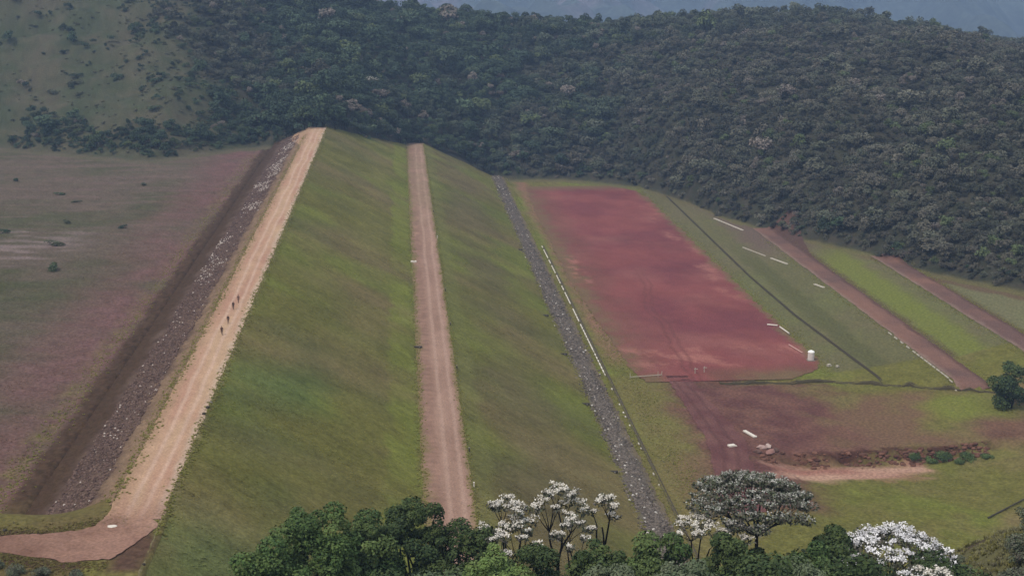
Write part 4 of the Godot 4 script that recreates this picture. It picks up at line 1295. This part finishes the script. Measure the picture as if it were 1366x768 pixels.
func build_objects() -> void:
	rng.seed = 301
	var white := plain(Color(0.60, 0.55, 0.49))
	var old_white := plain(Color(0.40, 0.36, 0.30))
	var concrete := plain(Color(0.20, 0.18, 0.155), 0.95)
	var dark := plain(Color(0.052, 0.044, 0.034), 0.95)
	var pinkish := plain(Color(0.46, 0.28, 0.25))
	# people
	person("nearest of the people in dark clothes walking on the crest road", on_land(-35.0, 253.3, 0.02), 0.1, Color(0.055, 0.022, 0.016), Color(0.10, 0.06, 0.045), Color(0.02, 0.012, 0.01), 0.9)
	person("person in a dark shirt walking second nearest on the crest road", on_land(-34.8, 261.5, 0.02), 0.2, Color(0.045, 0.024, 0.02), Color(0.13, 0.075, 0.055), Color(0.02, 0.014, 0.01), -0.8)
	person("person in black walking just ahead of the faint farthest figure", on_land(-35.1, 272.7, 0.02), 0.0, Color(0.035, 0.02, 0.017), Color(0.05, 0.032, 0.028), Color(0.02, 0.012, 0.01), 0.8)
	person("farthest of the people on the crest road, in brownish clothes", on_land(-34.7, 278.3, 0.02), 0.3, Color(0.14, 0.085, 0.07), Color(0.16, 0.10, 0.08), Color(0.03, 0.02, 0.015), -0.9)
	print("people ", Time.get_ticks_msec())
	# dark boulders on the edge of the crest road
	var rocks := [[-32.0, 206.3, 0.36, "nearer of two dark round boulders on the crest road's grass edge", dark], [-31.8, 209.4, 0.34, "farther of two dark round boulders on the crest road's grass edge", dark], [-31.7, 212.2, 0.26, "faint brown boulder behind the two dark ones on the crest", concrete], [-37.6, 163.1, 0.42, "pale flat stone on the bend of the access road", white], [-51.0, 163.4, 0.30, "dark stone on the verge of the access road", dark], [-31.6, 151.6, 0.24, "small dark stone on the grass at the lower end of the crest", dark]]
	for q in rocks:
		var o := part(numbered("boulder"), stone_mesh(int(q[1])), q[4], self, on_land(q[0], q[1], q[2] * 0.35))
		o.scale = Vector3(q[2], q[2] * (0.5 if q[4] == white else 1.0), q[2]) * (Vector3(1.7, 0.7, 1.2) if q[4] == white else Vector3.ONE)
		o.set_meta("label", q[3])
		o.set_meta("category", "boulder")
	rng.seed = 307
	# channel along the foot of the dam, its kerb slabs whitewashed
	var ch := thing("drainage_channel", "narrow concrete channel with white kerb slabs beside the stone drain", "channel", Vector3.ZERO)
	part("trough", trough(line_of([Vector2(51.1, 215), Vector2(51.6, 320), Vector2(51.9, 490)], 2.5), 0.5, 0.08, 0.20), plain(Color(0.085, 0.070, 0.045), 0.95), ch)
	var d := 222.0
	while d < 488.0:
		var x := 51.1 + 0.8 * sm(215, 490, d) - 0.62
		if rng.randf() < (0.82 if d > 322.0 else 0.3):
			var len := rng.randf_range(1.6, 2.8) if d > 322.0 else rng.randf_range(0.5, 1.1)
			slab(ch, "kerb_slab", on_land(x + 0.1, d, 0.16), Vector3(0.003, 0, -1), len, 0.30, 0.26, white if d > 350.0 or rng.randf() < 0.6 else old_white)
		d += 3.0
	# channel on the terraces
	var ch2 := thing("drainage_channel", "dark drainage channel running up the terrace beside the red field", "channel", Vector3.ZERO)
	part("trough", trough(line_of([Vector2(119.4, 314), Vector2(116.2, 380), Vector2(115.6, 431), Vector2(117.0, 520), Vector2(118.0, 588)], 2.5), 0.42, 0.07, 0.34), plain(Color(0.075, 0.062, 0.042), 0.95), ch2)
	var ditch := thing("drainage_ditch", "dark ditch crossing in front of the red field and the terraces", "ditch", Vector3.ZERO)
	var dp := []
	var dx := 79.0
	while dx < 147.0:
		dp.append(Vector2(dx, 319.5 - sm(105, 145, dx) * 19.0 + mid.get_noise_2d(dx * 1.5, 3.0) * 1.6))
		dx += 2.0
	part("trough", trough(line_of(dp, 2.0), 0.7, 0.25, 0.42), plain(Color(0.085, 0.070, 0.040), 1.0), ditch)
	# short lengths of white gutter on the terraces
	for q in [[Vector2(125.6, 528.0), Vector2(130.2, 499.0), "uppermost length of white gutter on the terrace near the wood", 0.9], [Vector2(123.6, 473.0), Vector2(127.2, 455.0), "middle length of white gutter on the grass terrace", 0.7], [Vector2(128.0, 451.0), Vector2(130.6, 439.5), "white gutter length below the middle one on the grass terrace", 0.9], [Vector2(130.9, 410.0), Vector2(132.3, 404.0), "shortest white gutter piece beside the inner terrace road", 0.9]]:
		var g := thing("white_gutter", q[2], "gutter", Vector3.ZERO, 0.0, "white gutters on the terrace")
		part("trough", trough(line_of([q[0], q[1]], 3.0), 0.42 * q[3], 0.10, 0.22), old_white if q[3] < 0.8 else plain(Color(0.50, 0.46, 0.40)), g)
	var kerb := thing("road_kerb", "broken line of pale kerb slabs along the inner terrace road", "kerb", Vector3.ZERO)
	d = 304.0
	while d < 352.0:
		slab(kerb, "kerb_slab", on_land(133.6, d, 0.12), Vector3(0, 0, -1), rng.randf_range(1.8, 2.5), 0.3, 0.3, old_white)
		d += 2.7 if d < 330.0 else 4.5
	# water tank
	var t := thing("water_tank", "upright white water tank with a domed lid at the red field's corner", "tank", on_land(107.8, 337.0, 0.1))
	part("tank_body", lathe([Vector2(0.0, 0.12), Vector2(0.80, 0.12), Vector2(0.86, 0.20), Vector2(0.86, 0.75), Vector2(0.82, 0.80), Vector2(0.86, 0.85), Vector2(0.86, 1.40), Vector2(0.82, 1.45), Vector2(0.86, 1.50), Vector2(0.86, 2.15)], 28), plain(Color(0.60, 0.55, 0.52), 0.5), t)
	part("lid", lathe([Vector2(0.90, 2.15), Vector2(0.92, 2.28), Vector2(0.84, 2.45), Vector2(0.60, 2.62), Vector2(0.26, 2.72), Vector2(0.24, 2.80), Vector2(0.0, 2.82)], 28), plain(Color(0.82, 0.81, 0.79), 0.4), t)
	part("base", box_mesh(Vector3(2.0, 0.24, 2.0), 0.04), concrete, t)
	part("outlet_pipe", pipe_mesh(Vector3(0.8, 0.3, 0.2), Vector3(1.5, 0.3, 0.2), 0.06), dark, t)
	# pipes left on the field
	for q in [[Vector2(105.6, 372.7), Vector2(108.3, 371.4), 0.22, white, "short white pipe lying across the right edge of the red field"], [Vector2(108.6, 370.0), Vector2(109.3, 362.7), 0.20, white, "white pipe lying along the right edge of the red field"], [Vector2(106.0, 351.5), Vector2(107.4, 343.3), 0.17, pinkish, "pinkish pipe lying on the red field behind the water tank"], [Vector2(110.6, 232.0), Vector2(122.5, 240.0), 0.14, dark, "long dark pipe lying on the grass at the lower right"]]:
		var a := on_land(q[0].x, q[0].y, 0.12 + q[2])
		var b := on_land(q[1].x, q[1].y, 0.12 + q[2])
		var o := thing("loose_pipe", q[4], "pipe", (a + b) * 0.5 - Vector3(0, q[2], 0), 0.0, "loose pipes")
		part("pipe", pipe_mesh(a - o.position, b - o.position, q[2]), q[3], o)
		part("collar", pipe_mesh(b.lerp(a, 0.06) - o.position, b.lerp(a, 0.0) - o.position, q[2] * 1.22), q[3], o)
	# low rail in front of the red field
	var rail := thing("pipe_rail", "low white pipe rail with posts at the near left corner of the red field", "rail", on_land(61.0, 325.2))
	for q in [-4.0, 3.4, 4.4]:
		part("post", box_mesh(Vector3(0.14, 1.5, 0.14), 0.02), old_white, rail, Vector3(q, 0.65, -0.15 * q))
	part("rail", pipe_mesh(Vector3(-3.9, 0.45, 0.62), Vector3(4.3, 0.45, -0.62), 0.09), old_white, rail)
	# stakes, markers and outlets
	for q in [[74.4, 327.5, "left of two pale stakes on the near edge of the red field"], [77.0, 328.4, "right of two pale stakes on the near edge of the red field"]]:
		var o := thing("stake", q[2], "stake", on_land(q[0], q[1], 0.1), 0.0, "stakes on the red field")
		part("shaft", box_mesh(Vector3(0.16, 1.6, 0.16), 0.03), old_white, o, Vector3(0, 0.75, 0))
		part("crossbar", box_mesh(Vector3(0.9, 0.14, 0.1), 0.02), old_white, o, Vector3(0.2, 1.25, 0.13))
	var k := 0
	for q in [[10.9, 470.0], [11.0, 424.0], [11.1, 353.0], [11.2, 318.0], [11.2, 282.0], [11.3, 231.0], [11.2, 214.0]]:
		var last: bool = k == 1 or k == 6
		var o := thing("marker_post", ["farthest dark marker post on the bench road's right edge", "white-topped marker post far along the bench road's right edge", "third marker post from the far end of the bench road", "fourth marker post from the far end of the bench road", "fifth marker post from the far end of the bench road", "dark marker post next to the nearest white one on the bench road", "nearest white-topped marker post on the bench road's right edge"][k], "post", on_land(q[0], q[1]), 0.0, "marker posts of the bench road")
		part("post", box_mesh(Vector3(0.22, 0.7, 0.22), 0.03), white if last else dark, o, Vector3(0, 0.32, 0))
		part("cap", box_mesh(Vector3(0.30, 0.12, 0.30), 0.03), white if last else concrete, o, Vector3(0, 0.73, 0))
		k += 1
	var blk := thing("marker_block", "white concrete block on the left edge of the bench road", "block", on_land(3.0, 388.8))
	part("block", box_mesh(Vector3(1.7, 0.5, 0.9), 0.06), white, blk, Vector3(0, 0.22, 0))
	part("plate", box_mesh(Vector3(0.5, 0.06, 0.4), 0.01), concrete, blk, Vector3(0.1, 0.50, 0))
	k = 0
	for q in [[41.9, 256.0], [42.2, 299.8], [41.9, 340.8], [41.2, 379.7], [42.0, 474.0], [3.0, 298.5]]:
		var o := thing("drain_outlet", ["nearest dark drain outlet at the edge of the stone drain", "second dark drain outlet along the stone drain", "third dark drain outlet along the stone drain", "fourth dark drain outlet along the stone drain", "farthest dark drain outlet beside the stone drain", "dark drain outlet on the left edge of the bench road"][k], "outlet", on_land(q[0], q[1]), 0.0, "drain outlets")
		part("head_wall", box_mesh(Vector3(1.9, 0.5, 0.5), 0.05), dark, o, Vector3(0, 0.15, 0))
		part("pipe", pipe_mesh(Vector3(0.3, 0.12, 0.2), Vector3(0.3, 0.12, 0.6), 0.16), concrete, o)
		k += 1
	# rubbish on the track below the field
	for q in [[71.0, 274.2, Vector3(1.6, 0.35, 1.1), 0.3, white, "white slab lying on the dirt track"], [76.9, 281.3, Vector3(0.8, 0.3, 4.6), 0.32, white, "long white plank lying beside the dirt track"], [110.8, 331.0, Vector3(0.9, 0.6, 0.7), 0.5, old_white, "small pale block at the corner of the red field near the water tank"], [112.6, 329.6, Vector3(0.7, 0.4, 0.6), 0.9, old_white, "smaller pale block at the end of the field's ditch"]]:
		var o := thing("loose_slab", q[5], "slab", on_land(q[0], q[1], 0.1), q[3])
		part("slab", box_mesh(q[2], 0.04), q[4], o, Vector3(0, q[2].y * 0.5, 0))
		part("broken_edge", stone_mesh(int(q[1])), q[4], o, Vector3(q[2].x * 0.5, 0.1, q[2].z * 0.4)).scale = Vector3.ONE * 0.28
	k = 0
	for q in [[77.4, 272.5, 0.9, Color(0.36, 0.25, 0.23)], [79.0, 273.2, 0.8, Color(0.42, 0.32, 0.29)], [75.8, 270.0, 0.8, Color(0.12, 0.07, 0.06)], [78.2, 269.4, 1.0, Color(0.26, 0.14, 0.12)], [80.0, 270.8, 0.7, Color(0.10, 0.06, 0.05)]]:
		var o := part(numbered("rubble_piece"), stone_mesh(50 + k), plain(q[3], 0.95), self, on_land(q[0], q[1], q[2] * 0.3))
		o.scale = Vector3(q[2] * 1.3, q[2] * 0.8, q[2])
		o.rotation.y = k * 1.3
		o.set_meta("label", ["pinkish lump of rubble at the back of the heap by the track", "palest lump of rubble on the heap by the track", "dark lump of rubble at the left of the heap by the track", "largest reddish lump of rubble in front of the heap", "dark lump of rubble at the right of the heap by the track"][k])
		o.set_meta("category", "rubble")
		o.set_meta("group", "rubble by the dirt track")
		k += 1
